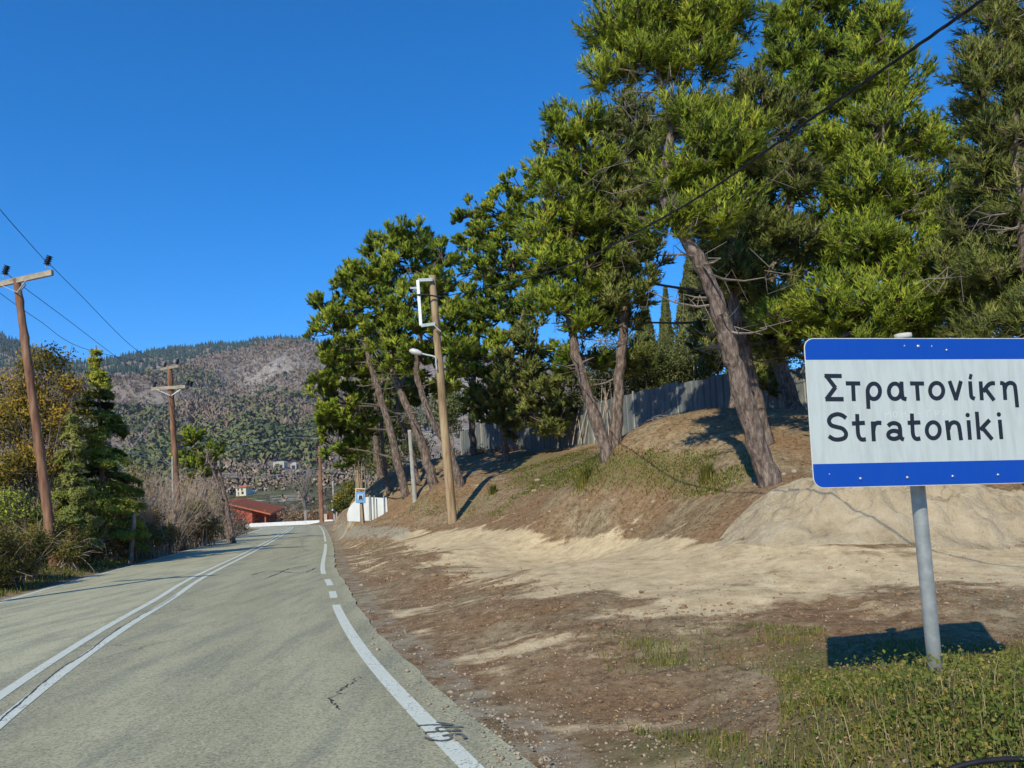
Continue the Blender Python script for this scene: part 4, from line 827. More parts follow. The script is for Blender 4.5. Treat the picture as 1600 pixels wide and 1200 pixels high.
pine('dense pine rising right above the town sign', [[(1400, 745, 16, .24), (1395, 600, 16, .2), (1390, 420, 16, .14), (1385, 290, 16, .07), (1380, 200, 16, .02)]],
     [(1375, 45, 34, 40, 17), (1360, 110, 46, 44, 17), (1410, 130, 40, 44, 17), (1380, 200, 56, 48, 16.5), (1440, 220, 30, 44, 16.5), (1370, 290, 60, 48, 16), (1430, 310, 50, 50, 16), (1360, 380, 60, 46, 15.5), (1430, 400, 60, 50, 15.5), (1300, 470, 60, 40, 15), (1370, 470, 60, 44, 15), (1440, 480, 56, 40, 15), (1330, 520, 60, 24, 15), (1240, 500, 50, 30, 16)], 34, wk=.0011, mat='needle', L=.15, dead=20)
pine('near pine at the top right corner of the photo', [[(1640, 760, 13, .24), (1630, 560, 13, .2), (1600, 350, 13, .15), (1580, 150, 13, .1), (1570, -50, 13, .05)]],
     [(1560, 20, 60, 50, 13), (1610, 90, 70, 60, 13), (1545, 120, 50, 46, 13), (1520, 190, 30, 36, 13.5), (1590, 200, 60, 54, 13), (1550, 270, 54, 44, 13.5), (1610, 320, 60, 56, 13), (1530, 350, 50, 44, 14), (1560, 430, 60, 50, 13.5), (1610, 490, 50, 40, 13), (1540, 505, 56, 30, 13.5), (1480, 440, 34, 50, 14.5)], 35, wk=.00115, mat='needle_olive', L=.15, dead=20)
pine('dark pine filling the gap behind the town sign', [[(1500, 690, 19, .2), (1500, 500, 19, .17), (1490, 360, 19, .10), (1485, 290, 19, .03)]],
     [(1480, 220, 36, 36, 20), (1500, 300, 50, 44, 20), (1560, 380, 50, 50, 20), (1500, 380, 50, 50, 20), (1520, 470, 60, 44, 20), (1440, 520, 60, 24, 19), (1600, 420, 40, 60, 20)], 36, wk=.0011, mat='needle', L=.15, dead=10)
pine('pine put in front of the fence to shade it, between the two leaning groups', [[(1150, 668, 25.5, .2), (1142, 540, 25.5, .16), (1120, 400, 25.5, .13), (1100, 250, 25.5, .05)]],
     [(1090, 300, 60, 50, 26), (1150, 300, 60, 50, 26), (1120, 200, 60, 40, 26), (1180, 400, 50, 40, 25), (930, 330, 50, 50, 25), (940, 430, 46, 40, 25), (970, 500, 34, 34, 26), (1110, 440, 36, 50, 25.5), (1150, 500, 50, 50, 25.5), (1110, 540, 30, 40, 25.5), (1200, 540, 40, 44, 25), (1180, 590, 36, 24, 25), (1010, 400, 26, 40, 26)], 37, wk=.0011, L=.16, dead=10, mat='needle_olive')  # tree moved before the fence, crown lobes added to cast shade on it


# ---------------------------------------------------------------- cypresses and evergreen shrubs behind the fence
def cypress(label, px, ytop, ybot, D, wpx, seed, cover=3.4):
    rg = np.random.default_rng(seed); b = at(px, ybot, D); t = at(px, ytop, D); g = gz(b[0], b[1]); H_ = t[2] - g; R0 = wpx / 2 * D / 1200
    e = empty('cypress_tree', (b[0], b[1], g), label, 'cypress', 'cypresses behind the fence'); MB().tube([(b[0], b[1], g - .2), (t[0], t[1], g + H_ * .8)], [.14, .04], 8).build('trunk', M['bark'], e, True)
    sz = D * .0017; n = int(cover * 2 * R0 * H_ * 2.0 / (sz * sz * .6)); n = min(n, 15000); h = rg.random(n) ** .85; prof = np.where(h < .25, .75 + h, np.clip(1.0 - ((h - .25) / .75) ** 1.7, .02, 1)) * R0
    th = rg.random(n) * 6.283; lob = 1 + .16 * np.sin(th * 5 + h * 14) + .12 * np.sin(th * 3 - h * 37); rad = prof * lob * (1 - .45 * rg.random(n) ** 2)
    P = np.c_[b[0] + (t[0] - b[0]) * h + rad * np.cos(th), b[1] + rad * np.sin(th), g + .15 + h * (H_ - .15)]
    d = unit(np.c_[np.cos(th) * .4, np.sin(th) * .4, np.full(n, 1.)] + rg.normal(size=(n, 3)) * .35); V_, T_ = tufts(P, d, 2, sz * 2.6, sz * 1.1, rg, .3, .02)
    link('crown', tri_mesh('crown', V_, T_, np.repeat(np.clip(.45 + .22 * np.sin(th * 5 + h * 14).repeat(2) + rg.normal(size=2 * n) * .15, 0, 1), 3), np.repeat(unit(np.c_[np.cos(th), np.sin(th), np.full(n, .3)] + .35 * rg.normal(size=(n, 3))), 6, 0)), M['cypress'], e); return e
cypress('broad columnar cypress right of the sliver of sky', 1082, 378, 640, 36, 66, 41)
cypress('slim pointed cypress in the sliver of sky', 1040, 452, 640, 46, 26, 42)
cypress('medium cypress left of the pointed one', 1008, 470, 660, 38, 44, 43)
cypress('dark cypress behind the right end of the fence', 1170, 420, 640, 38, 70, 44)
cloudshrub('evergreen_shrub', 'broad olive evergreen behind the middle of the fence', 'shrub', [(960, 560, 50, 44, 34), (1010, 560, 46, 44, 35), (1060, 570, 44, 40, 34), (1105, 565, 34, 40, 33), (920, 600, 40, 36, 36), (980, 610, 44, 26, 35)], 45, 'cypress', .07, 2.4, stems=6, group='evergreens behind the fence', clump=.28)
cloudshrub('evergreen_shrub', 'dark evergreens filling the gaps behind the leaning pine trunks', 'shrub', [(585, 690, 30, 40, 60), (620, 660, 30, 36, 60), (560, 700, 24, 30, 62), (610, 720, 34, 24, 58), (700, 640, 34, 40, 60), (650, 700, 26, 22, 60)], 48, 'cypress', .12, 2.6, stems=6, group='evergreens behind the fence', clump=.4)  # several evergreens joined in one object
cloudshrub('evergreen_shrub', 'dark evergreen behind the right part of the fence', 'shrub', [(1150, 520, 50, 50, 33), (1190, 560, 40, 34, 32), (1260, 520, 50, 60, 32), (1330, 500, 60, 60, 32), (1420, 500, 60, 60, 30)], 46, 'cypress', .07, 2.2, stems=6, group='evergreens behind the fence', clump=.3)
cloudshrub('evergreen_shrub', 'olive evergreen behind the left part of the fence', 'shrub', [(830, 650, 30, 26, 44), (880, 640, 36, 30, 42), (930, 650, 30, 22, 40)], 47, 'cypress', .08, 2.2, stems=6, group='evergreens behind the fence', clump=.3)

# ---------------------------------------------------------------- left side vegetation
cloudshrub('leafy_tree', 'yellow-green leafy crown rising behind the first left pole', 'tree', [(72, 568, 46, 24, 27), (30, 600, 46, 30, 27), (100, 600, 36, 26, 27), (60, 640, 56, 34, 27), (10, 660, 40, 44, 27), (100, 660, 40, 36, 27), (45, 715, 60, 34, 27), (5, 740, 40, 36, 26), (95, 730, 34, 30, 27), (-50, 640, 50, 70, 27)],
           52, 'oak', .075, 1.7, stems=16, group='trees on the left verge', twmat='deadwood', clump=.26, base=(60, 830, 27), twigs=26, trunk=[(60, 830, 27, .22), (62, 740, 27, .18), (66, 660, 27, .13), (70, 590, 27, .06)])
def cedar(label, px, ytop, ybot, D, wpx, seed, mat='needle_blue'):
    rg = np.random.default_rng(seed); b = at(px[1], ybot, D); t = at(px[0], ytop, D); g = gz(b[0], b[1]); e = empty('conifer_tree', (b[0], b[1], g), label, 'conifer', 'trees on the left verge')
    A0 = np.array([b[0], b[1], g - .2]); MB().tube([A0, (A0 + t) / 2, t], [.2, .11, .02], 8).build('trunk', M['bark'], e, True); br = MB(); PP = []; TT = []; Hh = t[2] - g; R0 = wpx / 2 * D / 1200
    h = .04
    while h < .985:
        nb = rg.integers(3, 6)
        for k in range(nb):
            q = rg.random() * 6.283; l = R0 * (1 - h) ** .75 * 1.1 * rg.uniform(.45, 1.12) + .1; a = A0 + (t - A0) * h; d = np.array([math.cos(q), math.sin(q), .12]); s = np.linspace(0, 1, 7)[:, None]
            C = a + d * l * s + np.array([0, 0, -1.]) * (s ** 2) * l * rg.uniform(.1, .5); br.tube(C, np.linspace(.03, .008, 7), 4, cap=False)
            n = int(380 * l); u = rg.random(n) ** .7 * .98; P = np.c_[[np.interp(u, s[:, 0], C[:, j]) for j in range(3)]].T; side = np.array([-d[1], d[0], 0]); wv = (.10 + .5 * np.sin(np.clip(u, 0, 1) * 3.1) * l * .38)
            P = P + side * (rg.normal(size=(n, 1)) * wv[:, None] * .5) + np.c_[np.zeros(n), np.zeros(n), -abs(rg.normal(size=n)) * .07 - .02]; PP.append(P); TT.append(np.full(n, .25 + .5 * rg.random()) + .25 * (u - .5))
        h += .24 / Hh * rg.uniform(.6, 1.4)
    br.build('branches', M['branch'], e); P = np.concatenate(PP); V_, T_ = tufts(P, unit(rg.normal(size=P.shape) + np.array([0, -.1, -.3])), 2, .15, .045 * D / 28, rg, .5, .02)
    link('crown', tri_mesh('crown', V_, T_, np.repeat(np.clip(np.concatenate(TT).repeat(2) + rg.normal(size=len(T_)) * .12, 0, 1), 3), np.repeat(unit(np.c_[unit(P[:, :2] - A0[None, :2]), np.full(len(P), .8)]), 6, 0)), M[mat], e); return e
cedar('dark drooping conifer with pointed top between the two left poles', (150, 168), 540, 800, 29, 132, 61)
cedar('lower yellowish conifer just left of the drooping one', (112, 116), 640, 840, 26, 96, 62, 'needle_olive')
pine('small round pine behind the lopped trunks on the left', [[(320, 790, 52, .2), (318, 740, 52, .17), (308, 700, 52, .1)]], [(300, 690, 26, 18, 52), (325, 705, 22, 18, 52), (288, 712, 18, 16, 52), (310, 725, 26, 14, 52), (330, 735, 14, 18, 53)], 53, wk=.001, group='trees on the left verge', dead=12)
# lopped trunks
for lb, base, pts, sd in (('lopped crooked trunk, taller left stem with cut top', (345, 828, 46), [(352, 812, 46, .17), (344, 770, 46, .14), (334, 735, 46, .13), (326, 722, 46, .11), (324, 706, 46, .08)], 1), ('lopped trunk with knobbly stubs, right stem', (360, 828, 45), [(361, 828, 45, .17), (354, 790, 45, .15), (347, 755, 45, .13), (343, 735, 45, .09)], 2)):
    C, R = trunk_poly(pts); e = empty('lopped_tree', (C[0][0], C[0][1], gz(C[0][0], C[0][1])), lb, 'tree stump', 'lopped trunks on the left verge'); mb = MB(); bark_tube(mb, C, R, 12, sd, .15); mb.build('trunk', M['bark'], e, True)
    rg = np.random.default_rng(sd + 70); st = MB()
    for k in range(12):
        i = rg.integers(4, len(C)); d = unit(rg.normal(size=3) + np.array([0, -.3, .3])); st.tube([C[i], C[i] + d * rg.uniform(.25, .6)], [.08, .05], 6)
    for k in range(10):
        i = rg.integers(len(C) // 2, len(C)); d = unit(rg.normal(size=3) + np.array([-.3, 0, .4])); st.tube(limb(C[i], C[i] + d * rg.uniform(.6, 1.3), rg, -.1, 4), [.03, .02, .015, .01], 4)
    tag(st.build('stubs', M['bark'], e), kind='stuff')
def twigbush(label, px, py, D, rx, h, n, seed, group='bare twiggy bushes on the left verge', mat='twig', lean=0):
    rg = np.random.default_rng(seed); c = at(px, py, D); g = gz(c[0], c[1]); e = empty('twiggy_bush', (c[0], c[1], g), label, 'bush', group); mb = MB(); R0 = rx * D / 1200; Hh = max(h * D / 1200, .6)
    for k in range(n):
        q = rg.random() * 6.283; rr_ = R0 * rg.random() ** .6; a = np.array([c[0] + rr_ * .6 * math.cos(q), c[1] + rr_ * .6 * math.sin(q), g - .05]); hh = Hh * rg.uniform(.45, 1.08) * (1 - .35 * (rr_ / R0) ** 2)
        b = a + np.array([math.cos(q) * rr_ * .9 + rg.normal() * .25 + lean * hh, math.sin(q) * rr_ * .7, hh]); C = limb(a, b, rg, -.18, 5); r = rg.uniform(.008, .016) * (.5 + D / 45); mb.tube(C, np.linspace(r, r * .4, 5), 3, cap=False)
        for z_ in range(4):
            p = C[rg.integers(1, 5)]; d = unit(rg.normal(size=3) + np.array([0, -.2, .5])); l = rg.uniform(.25, .8); mb.tube(limb(p, p + d * l, rg, .1, 3), [r * .5, r * .4, r * .25], 3, cap=False)
    tag(mb.build('stems', M[mat], e), kind='stuff'); return e
twigbush('tall grey-brown twiggy bush left of the leaning stake', 188, 858, 32, 40, 132, 360, 81)
twigbush('widest bare twiggy bush, right of the leaning stake', 246, 850, 38, 56, 135, 330, 82)
twigbush('bare bush between the twiggy bush and the lopped trunks', 300, 840, 46, 46, 110, 300, 83)
twigbush('low dry bush at the foot of the lopped trunks', 345, 835, 56, 34, 60, 160, 84)
twigbush('pale dry stalks thicket beside the first left pole', 30, 835, 26, 50, 95, 220, 85)
B = 'brambles along the left verge'
cloudshrub('bramble_bush', 'bramble mass nearest the camera at the left edge', 'bramble', [(-50, 872, 60, 50, 18.4), (0, 866, 46, 40, 19.2), (46, 858, 34, 32, 21), (-15, 896, 36, 14, 18.6), (30, 882, 26, 12, 19.8)], 91, 'bramble', .04, 5, stems=14, group=B, twigs=26, clump=.2)
cloudshrub('bramble_bush', 'bramble below the first left pole', 'bramble', [(95, 846, 34, 32, 24.5), (50, 842, 36, 24, 24.5), (105, 862, 24, 18, 23.8)], 92, 'bramble', .045, 4.4, stems=14, group=B, twigs=26, clump=.2)
cloudshrub('bramble_bush', 'reddish bramble left of the leaning stake', 'bramble', [(148, 838, 32, 28, 28.5), (172, 850, 20, 16, 28.5), (138, 860, 26, 12, 27)], 93, 'bramble', .05, 4, stems=20, group=B, twigs=50)
cloudshrub('bramble_bush', 'dark bramble right of the leaning stake', 'bramble', [(236, 836, 30, 18, 32), (262, 834, 24, 16, 35), (228, 812, 26, 22, 34)], 94, 'bramble', .06, 3.6, stems=40, group=B, twigs=70)
cloudshrub('bramble_bush', 'brown bramble before the lopped trunks', 'bramble', [(300, 810, 30, 32, 42), (320, 825, 26, 20, 43), (285, 838, 20, 12, 39)], 95, 'bramble', .07, 2.2, stems=30, group=B, twigs=60)
cloudshrub('bramble_bush', 'farthest bramble reaching the red house', 'bramble', [(355, 812, 26, 18, 60), (378, 822, 14, 10, 66), (338, 828, 16, 10, 54)], 96, 'bramble', .09, 1.6, stems=20, group=B, twigs=30)
cloudshrub('evergreen_shrub', 'dark ivy-green shrub at the foot of the drooping conifer', 'shrub', [(140, 790, 44, 40, 28), (90, 790, 40, 36, 27), (190, 790, 30, 36, 30), (20, 800, 44, 34, 25), (-40, 780, 50, 60, 26)], 97, 'needle_blue', .07, 2.0, stems=16, group='shrubs on the left verge', clump=.22, twigs=10)
cloudshrub('evergreen_shrub', 'green shrub behind the widest twiggy bush', 'shrub', [(215, 770, 34, 44, 46), (250, 790, 40, 40, 48), (295, 780, 34, 36, 56), (330, 800, 26, 26, 62)], 98, 'oak', .09, 1.2, stems=12, group='shrubs on the left verge', clump=.3, twigs=30)
cloudshrub('citrus_bush', 'round yellow-green bush behind the bus stop sign', 'bush', [(545, 775, 22, 22, 84), (532, 785, 16, 18, 84), (556, 765, 16, 16, 84), (548, 795, 24, 12, 84)], 99, 'citrus', .12, 3.0, stems=8, clump=.35)
cloudshrub('reddish_shrub', 'low reddish dry shrub at the left end of the fence', 'bush', [(730, 716, 20, 12, 44), (760, 712, 24, 12, 42), (795, 706, 22, 10, 41)], 100, 'litter', .07, 1.2, stems=30, clump=.2, twigs=60)
cloudshrub('olive_shrub', 'low olive shrub along the crest right of the V-shaped pair', 'bush', [(1140, 690, 36, 12, 22), (1100, 700, 30, 10, 21), (1050, 708, 34, 10, 21)], 101, 'oak', .05, .8, stems=30, clump=.12, twigs=60)
cloudshrub('olive_shrub', 'brown-yellow low shrub right of the big leaning trunk', 'bush', [(1250, 672, 26, 14, 20), (1215, 668, 18, 12, 20)], 102, 'oak', .05, 1.0, stems=20, clump=.12, twigs=40)

# leaning stake, thin posts
def stake(label, a, b, D, r, mat, g=None):
    P0 = at(*a, D); P1 = at(*b, D); P0[2] = min(P0[2], gz(P0[0], P0[1])) - .2; mb = MB().tube([P0, P0 * .66 + P1 * .34, P0 * .33 + P1 * .67, P1], [r * 1.05, r, r, r * .9], 8, jit=.1); return tag(mb.build('stake', mat), label, 'post', g)
stake('grey weathered stake leaning right beside the road among the brambles', (203, 872), (210, 803), 28.6, .085, M['deadwood'])
stake('thin upright grey post in front of the second left pole', (271, 800), (269.5, 713), 38, .06, M['concrete'])

# far bare trees
bare_tree('big bare tree with fanned pale branches at the road bend', 478, 812, 118, 9.5, .28, 111, .55, 'deadwood')
for k, (x, y, D, h, lb) in enumerate([(440, 815, 135, 5.5, 'left small bare tree beyond the parapet'), (455, 812, 140, 6.0, 'middle small bare tree beyond the parapet'), (492, 810, 125, 7.0, 'bare purple tree behind the pair of dark poles'), (512, 806, 130, 6.5, 'bare tree behind the brown garden fence'), (425, 800, 220, 7, 'low bare tree on the green field')]):
    bare_tree(lb, x, y, D, h, .13, 112 + k, .6, 'barepurple', 'bare trees around the bend', lev=4, nstem=3)
cloudshrub('far_hedge', 'brown bare hedge beyond the parapet', 'hedge', [(430, 812, 30, 8, 128), (470, 808, 34, 9, 126), (505, 802, 26, 12, 124), (450, 800, 30, 8, 160)], 118, 'litter', .2, .9, stems=50, clump=.5, twigs=60, twmat='barepurple')

# ---------------------------------------------------------------- houses
def house_red():
    D = 125; p = at(395, 825, D); s = D / 1200; gx, gy = p[0], p[1]; g = at(395, 829, D)[2] - .8
    e = empty('red_house', (gx, gy, g), 'long red house with terracotta roof where the road bends', 'house')
    X = lambda px: at(px, 815, D)[0]; Z = lambda px, py: at(px, py, D)[2]
    ze = Z(395, 797.5); zr = Z(360, 787)
    fp = [(345, 832), (394, 832), (394, 799.5), (378, 793.5), (362, 790), (345, 790)]; A_ = [at(x, y, D) for x, y in fp]; A_[0][2] = A_[1][2] = g; k_ = len(A_); B_ = [q + np.array([0, 6, 0]) for q in A_]
    MB().add(A_ + B_, [tuple(range(k_)), tuple(range(k_, 2 * k_))[::-1]] + [(i, k_ + i, k_ + (i + 1) % k_, (i + 1) % k_) for i in range(k_)]).build('wall', M['redwall'], e)
    MB().box(((X(394) + X(414.5)) / 2, gy + 4.2, (g + ze) / 2), X(414.5) - X(394), 3.6, ze - g).build('wall', M['redwall'], e)
    f = MB().box(((X(397) + X(412)) / 2, gy + 2.36, g + 1.5), X(412) - X(397), .08, 2.7).build('shade_panel', M['shade'], e)  # dark panel painted as the shade inside the porch recess
    MB().box((X(414), gy + .3, (g + ze) / 2), .22, .22, ze - g).build('porch_post', M['redwall'], e)
    rl = [(343, 787.5), (361, 787.2), (379, 791.5), (425, 802.5)]; top = [at(x, y, D) for x, y in rl]; rb = MB(); tl = MB()
    for p_, q_ in zip(top[:-1], top[1:]):
        V = [p_ + [0, -.7, 0], q_ + [0, -.7, 0], q_ + [0, 7, .9], p_ + [0, 7, .9]]; rb.add(V + [v - np.array([0, 0, .22]) for v in V], [(0, 1, 2, 3), (7, 6, 5, 4), (0, 4, 5, 1), (1, 5, 6, 2), (2, 6, 7, 3), (3, 7, 4, 0)])
        n_ = int(np.linalg.norm(q_ - p_) / .3)
        for k in range(n_):
            c_ = p_ + (q_ - p_) * (k + .5) / n_; tl.beam(c_ + [0, -.74, .04], c_ + [0, 7, .94], .13, .07)
    rf = rb.build('roof', M['terracotta'], e); t_ = tl.build('tile_rows', M['terracotta'], e); t_.parent = rf; t_.location = (0, 0, 0); tag(t_, kind='stuff')
house_red()
def small_house(name, label, cat, x0, x1, ye, yb, yr, D, wm, rm, wins, depth=6, over=.35, hip=True):
    if D > 200: D = float(ground((x0 + x1) / 2, yb, 150, 1800)[1])      # stand it where that pixel meets the hillside
    a = at(x0, yb, D); b = at(x1, yb, D); g = min(a[2], gz(a[0], a[1])) - 2.5 if D > 200 else a[2] - .5; ze = at((x0 + x1) / 2, ye, D)[2]; zr = at((x0 + x1) / 2, yr, D)[2]; y = a[1]
    e = empty(name, ((a[0] + b[0]) / 2, y, g), label, cat); MB().box(((a[0] + b[0]) / 2, y + depth / 2, (g + ze) / 2), b[0] - a[0], depth, ze - g).build('wall', wm, e)
    X0, X1, Y0, Y1 = a[0] - over, b[0] + over, y - over, y + depth + over; ym = (Y0 + Y1) / 2; i = (X1 - X0) * .28 if hip else 0
    V = [(X0, Y0, ze), (X1, Y0, ze), (X1, Y1, ze), (X0, Y1, ze), (X0 + i, ym, zr), (X1 - i, ym, zr)]; MB().add(V, [(0, 1, 5, 4), (1, 2, 5), (2, 3, 4, 5), (3, 0, 4), (0, 3, 2, 1)]).build('roof', rm, e)
    for (wx0, wy0, wx1, wy1) in wins:
        p, q = at(wx0, wy1, D), at(wx1, wy0, D); o = MB().box(((p[0] + q[0]) / 2, y - .02, (p[2] + q[2]) / 2), q[0] - p[0] + .12, .10, q[2] - p[2] + .12).build('window', M['creamwall'] if False else M['timber'], e)
        w2 = MB().box(((p[0] + q[0]) / 2, y - .06, (p[2] + q[2]) / 2), q[0] - p[0], .06, q[2] - p[2]).build('pane', M['darkglass'], e); w2.parent = o; w2.location = (0, 0, 0)
    return e
small_house('yellow_annex', 'small yellow house with orange roof right of the red house', 'house', 420, 433, 808.5, 818, 803, 135, M['yellowwall'], M['terracotta'], [(426.5, 811, 429, 814.5)], 4, .6)
small_house('cream_house', 'two-storey cream house alone on the hillside', 'house', 369, 384.5, 762, 775, 758, 430, M['creamwall'], M['terracotta'], [(371.5, 763.5, 373.3, 766.5), (377, 763.5, 379, 766.5), (371.8, 769, 373.4, 771.5), (377.5, 768, 380.5, 772), (372, 772.5, 373.5, 774)], 7)
small_house('white_shed', 'tiny white shed right of the cream house', 'shed', 390.5, 394.5, 767, 771, 766, 430, M['whitewall'], M['whitewall'], [], 3, .1)
e = small_house('stone_ruin', 'long roofless pale stone building among trees on the hillside', 'building', 427, 444, 722, 731, 720, 820, M['palestone'], M['palestone'], [(431, 725, 434, 731), (438, 726, 441, 731)], 9, .1)
small_house('stone_ruin', 'smaller gabled pale stone building right of the long one', 'building', 454, 463, 725, 733, 722, 820, M['palestone'], M['palestone'], [(456, 727, 461, 733)], 9, .1)
# garden fence and pillars beyond the parapet
D = 108; p = at(520, 812, D); gf_ = empty('garden_fence', p, 'brown garden fence with tan pillars behind the white parapet', 'fence')
for x0, x1, y0, y1 in ((504, 511, 803, 813), (525, 534.5, 800, 812)): pl(x0, y0, x1, y1 + 3, D, 'pillar', M['tanwall'], gf_, .7)
for x0, x1, y0, y1 in ((511.2, 524.8, 801, 813), (534.8, 546, 797, 812)):
    nn_ = 6
    for k in range(nn_): pl(x0 + (x1 - x0) * k / nn_ + .1, y0, x0 + (x1 - x0) * (k + 1) / nn_ - .1, y1 + 3, D + .3, 'board', M['brownpanel'], gf_, .05)

# ---------------------------------------------------------------- far woodland (stuff: nobody could count it)
def far_wood(name, label, n, mat, sel, size, seed, conif=False, K=14, fan=False):
    rg = np.random.default_rng(seed); out = []; got = 0; P = []
    while got < n:
        a = np.radians(rg.uniform(-62, 40, 40000)); r = np.sqrt(rg.random(40000)) * 2200 + 150; x = r * np.sin(a); y = r * np.cos(a); z = far_z(x, y); px, py, dz = projv(np.c_[x, y, z]); w_ = sel(px, py, r, x, y) * np.where((px > -150) & (px < 620), 1, .16)
        k = rg.random(40000) < w_; P.append(np.c_[x, y, z][k]); got += k.sum()
    P = np.concatenate(P)[:n]; s = size * (.5 + 1.0 * rg.random((n, 1)) ** 1.3) * np.clip(np.hypot(P[:, :1], P[:, 1:2]) / 700, .6, 1.1)
    if conif:
        V_ = []; 
        for L_ in range(1):
            rr_ = s * (.34 - .12 * L_); zb = s * (.1 + .75 * L_) ; ht = s * 1.7; ang = rg.random(n) * 6.28
            ring = [P + np.c_[np.cos(ang + q) * rr_[:, 0], np.sin(ang + q) * rr_[:, 0], zb[:, 0]] for q in np.arange(5) * 1.2566]; ap = P + np.c_[np.zeros(n), np.zeros(n), (zb + ht)[:, 0]]
            for i in range(5): V_.append(np.stack([ring[i], ring[(i + 1) % 5], ap], 1))
        V_ = np.stack(V_, 1).reshape(-1, 3); t = np.repeat(rg.random(n), 15); nv = unit(V_ - np.repeat(P, 15, 0) - np.array([0, 0, 2.])) + np.array([0, 0, .3])
    else:
        c = np.repeat(P + np.c_[np.zeros(n), np.zeros(n), s[:, 0] * .5], K, 0); ss = np.repeat(s, K, 0); q = inball(n * K, rg, .35) * ss * np.array([.55, .55, .5]); c = c + q
        A = unit(rg.normal(size=(n * K, 3))); nr = unit(q + rg.normal(size=q.shape) * ss * .22); A = unit(np.cross(nr, A)); Bv = np.cross(nr, A); w_ = ss * .21
        if fan:   # leafless crowns: thin upright slivers spreading from a short stem
            p0 = np.repeat(P, K, 0); q = unit(rg.normal(size=(n * K, 3)) * .55 + np.array([0, 0, 1.])); tip = p0 + q * ss * (.6 + .5 * rg.random((n * K, 1))); sd = unit(np.cross(q, rg.normal(size=q.shape))) * ss * .10; mid = p0 + q * ss * .15
            c, A, Bv, w_ = mid, sd, tip - mid, 1.0; V_ = np.stack([mid, mid + (tip - mid) * .75 + sd, tip - sd], 1).reshape(-1, 3)
        else: V_ = np.stack([c - A * w_ - Bv * w_ * .6, c + A * w_ - Bv * w_ * .6, c + Bv * w_], 1).reshape(-1, 3)
        nv = np.repeat(unit(q + np.array([0, -.6, 1.6])), 3, 0); t = np.repeat(np.clip(np.repeat(rg.random(n), K) * .8 + .1 + rg.normal(size=n * K) * .08, 0, 1), 3)
    o = link(name, tri_mesh(name, V_, np.arange(len(V_)).reshape(-1, 3), t, nv), M[mat]); o['kind'] = 'stuff'; o['label'] = label; return o
def ridge_y(px): return np.interp(px, SKX, SKY_)
def front_y(px): return np.interp(px, [-300, 0, 100, 180, 215, 260, 300, 350, 385, 430, 470, 505, 700], [560, 580, 590, 590, 588, 578, 566, 552, 545, 533, 536, 552, 560])
def patch(x, y, f, s): return fbm(x, y, f, s, 3)
def rockz(px, py): return np.exp(-((px - 425) / 50) ** 2 - ((py - 580) / 22) ** 2) + np.exp(-((px - 400) / 22) ** 2 - ((py - 600) / 14) ** 2)
far_wood('conifer_forest', 'dark blue-green conifer forest along the mountain ridge', 9000, 'far_conifer', lambda px, py, r, x, y: ((py < front_y(px) - 1) & (px < 480)) * 1. + ((abs(px - 322) < 14) & (abs(py - 604) < 8)) * 1.0 + ((px >= 480) & (py < ridge_y(px) + 12)) * .6, 5.2, 131, True)
def clear(px, py): return 1. - ((px > 418) & (px < 470) & (py > 722) & (py < 748)) * 1.
far_wood('evergreen_woodland', 'dark green evergreen patches over the lower hillside', 16000, 'far_green', lambda px, py, r, x, y: (r > 400) * np.clip(.12 + sst(590, 680, py) * .9 + patch(x, y, 1 / 110., 21) * 1.9 - .42, 0, 1) * clear(px, py) * np.where(r < 950, 1, .3) * (py > front_y(px)), 7.6, 132, K=11)
far_wood('bare_woodland', 'grey-brown leafless woodland covering the mountainside', 30000, 'far_bare', lambda px, py, r, x, y: (r > 400) * np.clip(1.0 - sst(635, 700, py) * .72 - 1.0 * np.clip(patch(x, y, 1 / 110., 21) - .05, 0, 1) * sst(590, 640, py), 0, 1) * clear(px, py) * (py > front_y(px) - 1) * np.where(r < 950, 1, .42) * (1 - .72 * np.clip(rockz(px, py), 0, 1) * (patch(x, y, 1 / 40., 5) > -.08)), 6.6, 133, K=9, fan=True)
far_wood('field_bushes', 'scattered bushes on the green fields below the mountain', 420, 'far_green', lambda px, py, r, x, y: (r > 190) * (r < 620) * (patch(x, y, 1 / 45., 8) > .12) * .8, 4.2, 134, K=30)
far_wood('field_bare_bushes', 'brownish bare bushes between the fields below the mountain', 900, 'far_bare', lambda px, py, r, x, y: (r > 230) * (r < 640) * (patch(x, y, 1 / 55., 18) > .02) * .8, 5.0, 135, K=24)

# ---------------------------------------------------------------- air
hz = MB().box((0, 1200, 290), 7600, 5600, 610); mt, n, l, b = newmat('air'); n.remove(b); pv = n.new('ShaderNodeVolumePrincipled'); pv.inputs['Density'].default_value = HAZE; pv.inputs['Color'].default_value = (.74, .85, 1, 1); pv.inputs['Anisotropy'].default_value = .0
l.new(pv.outputs[0], n['Material Output'].inputs['Volume']); tag(hz.build('haze', mt), kind='stuff')
S.cycles.volume_step_rate = 1; S.cycles.volume_bounces = 0; S.cycles.volume_max_steps = 64

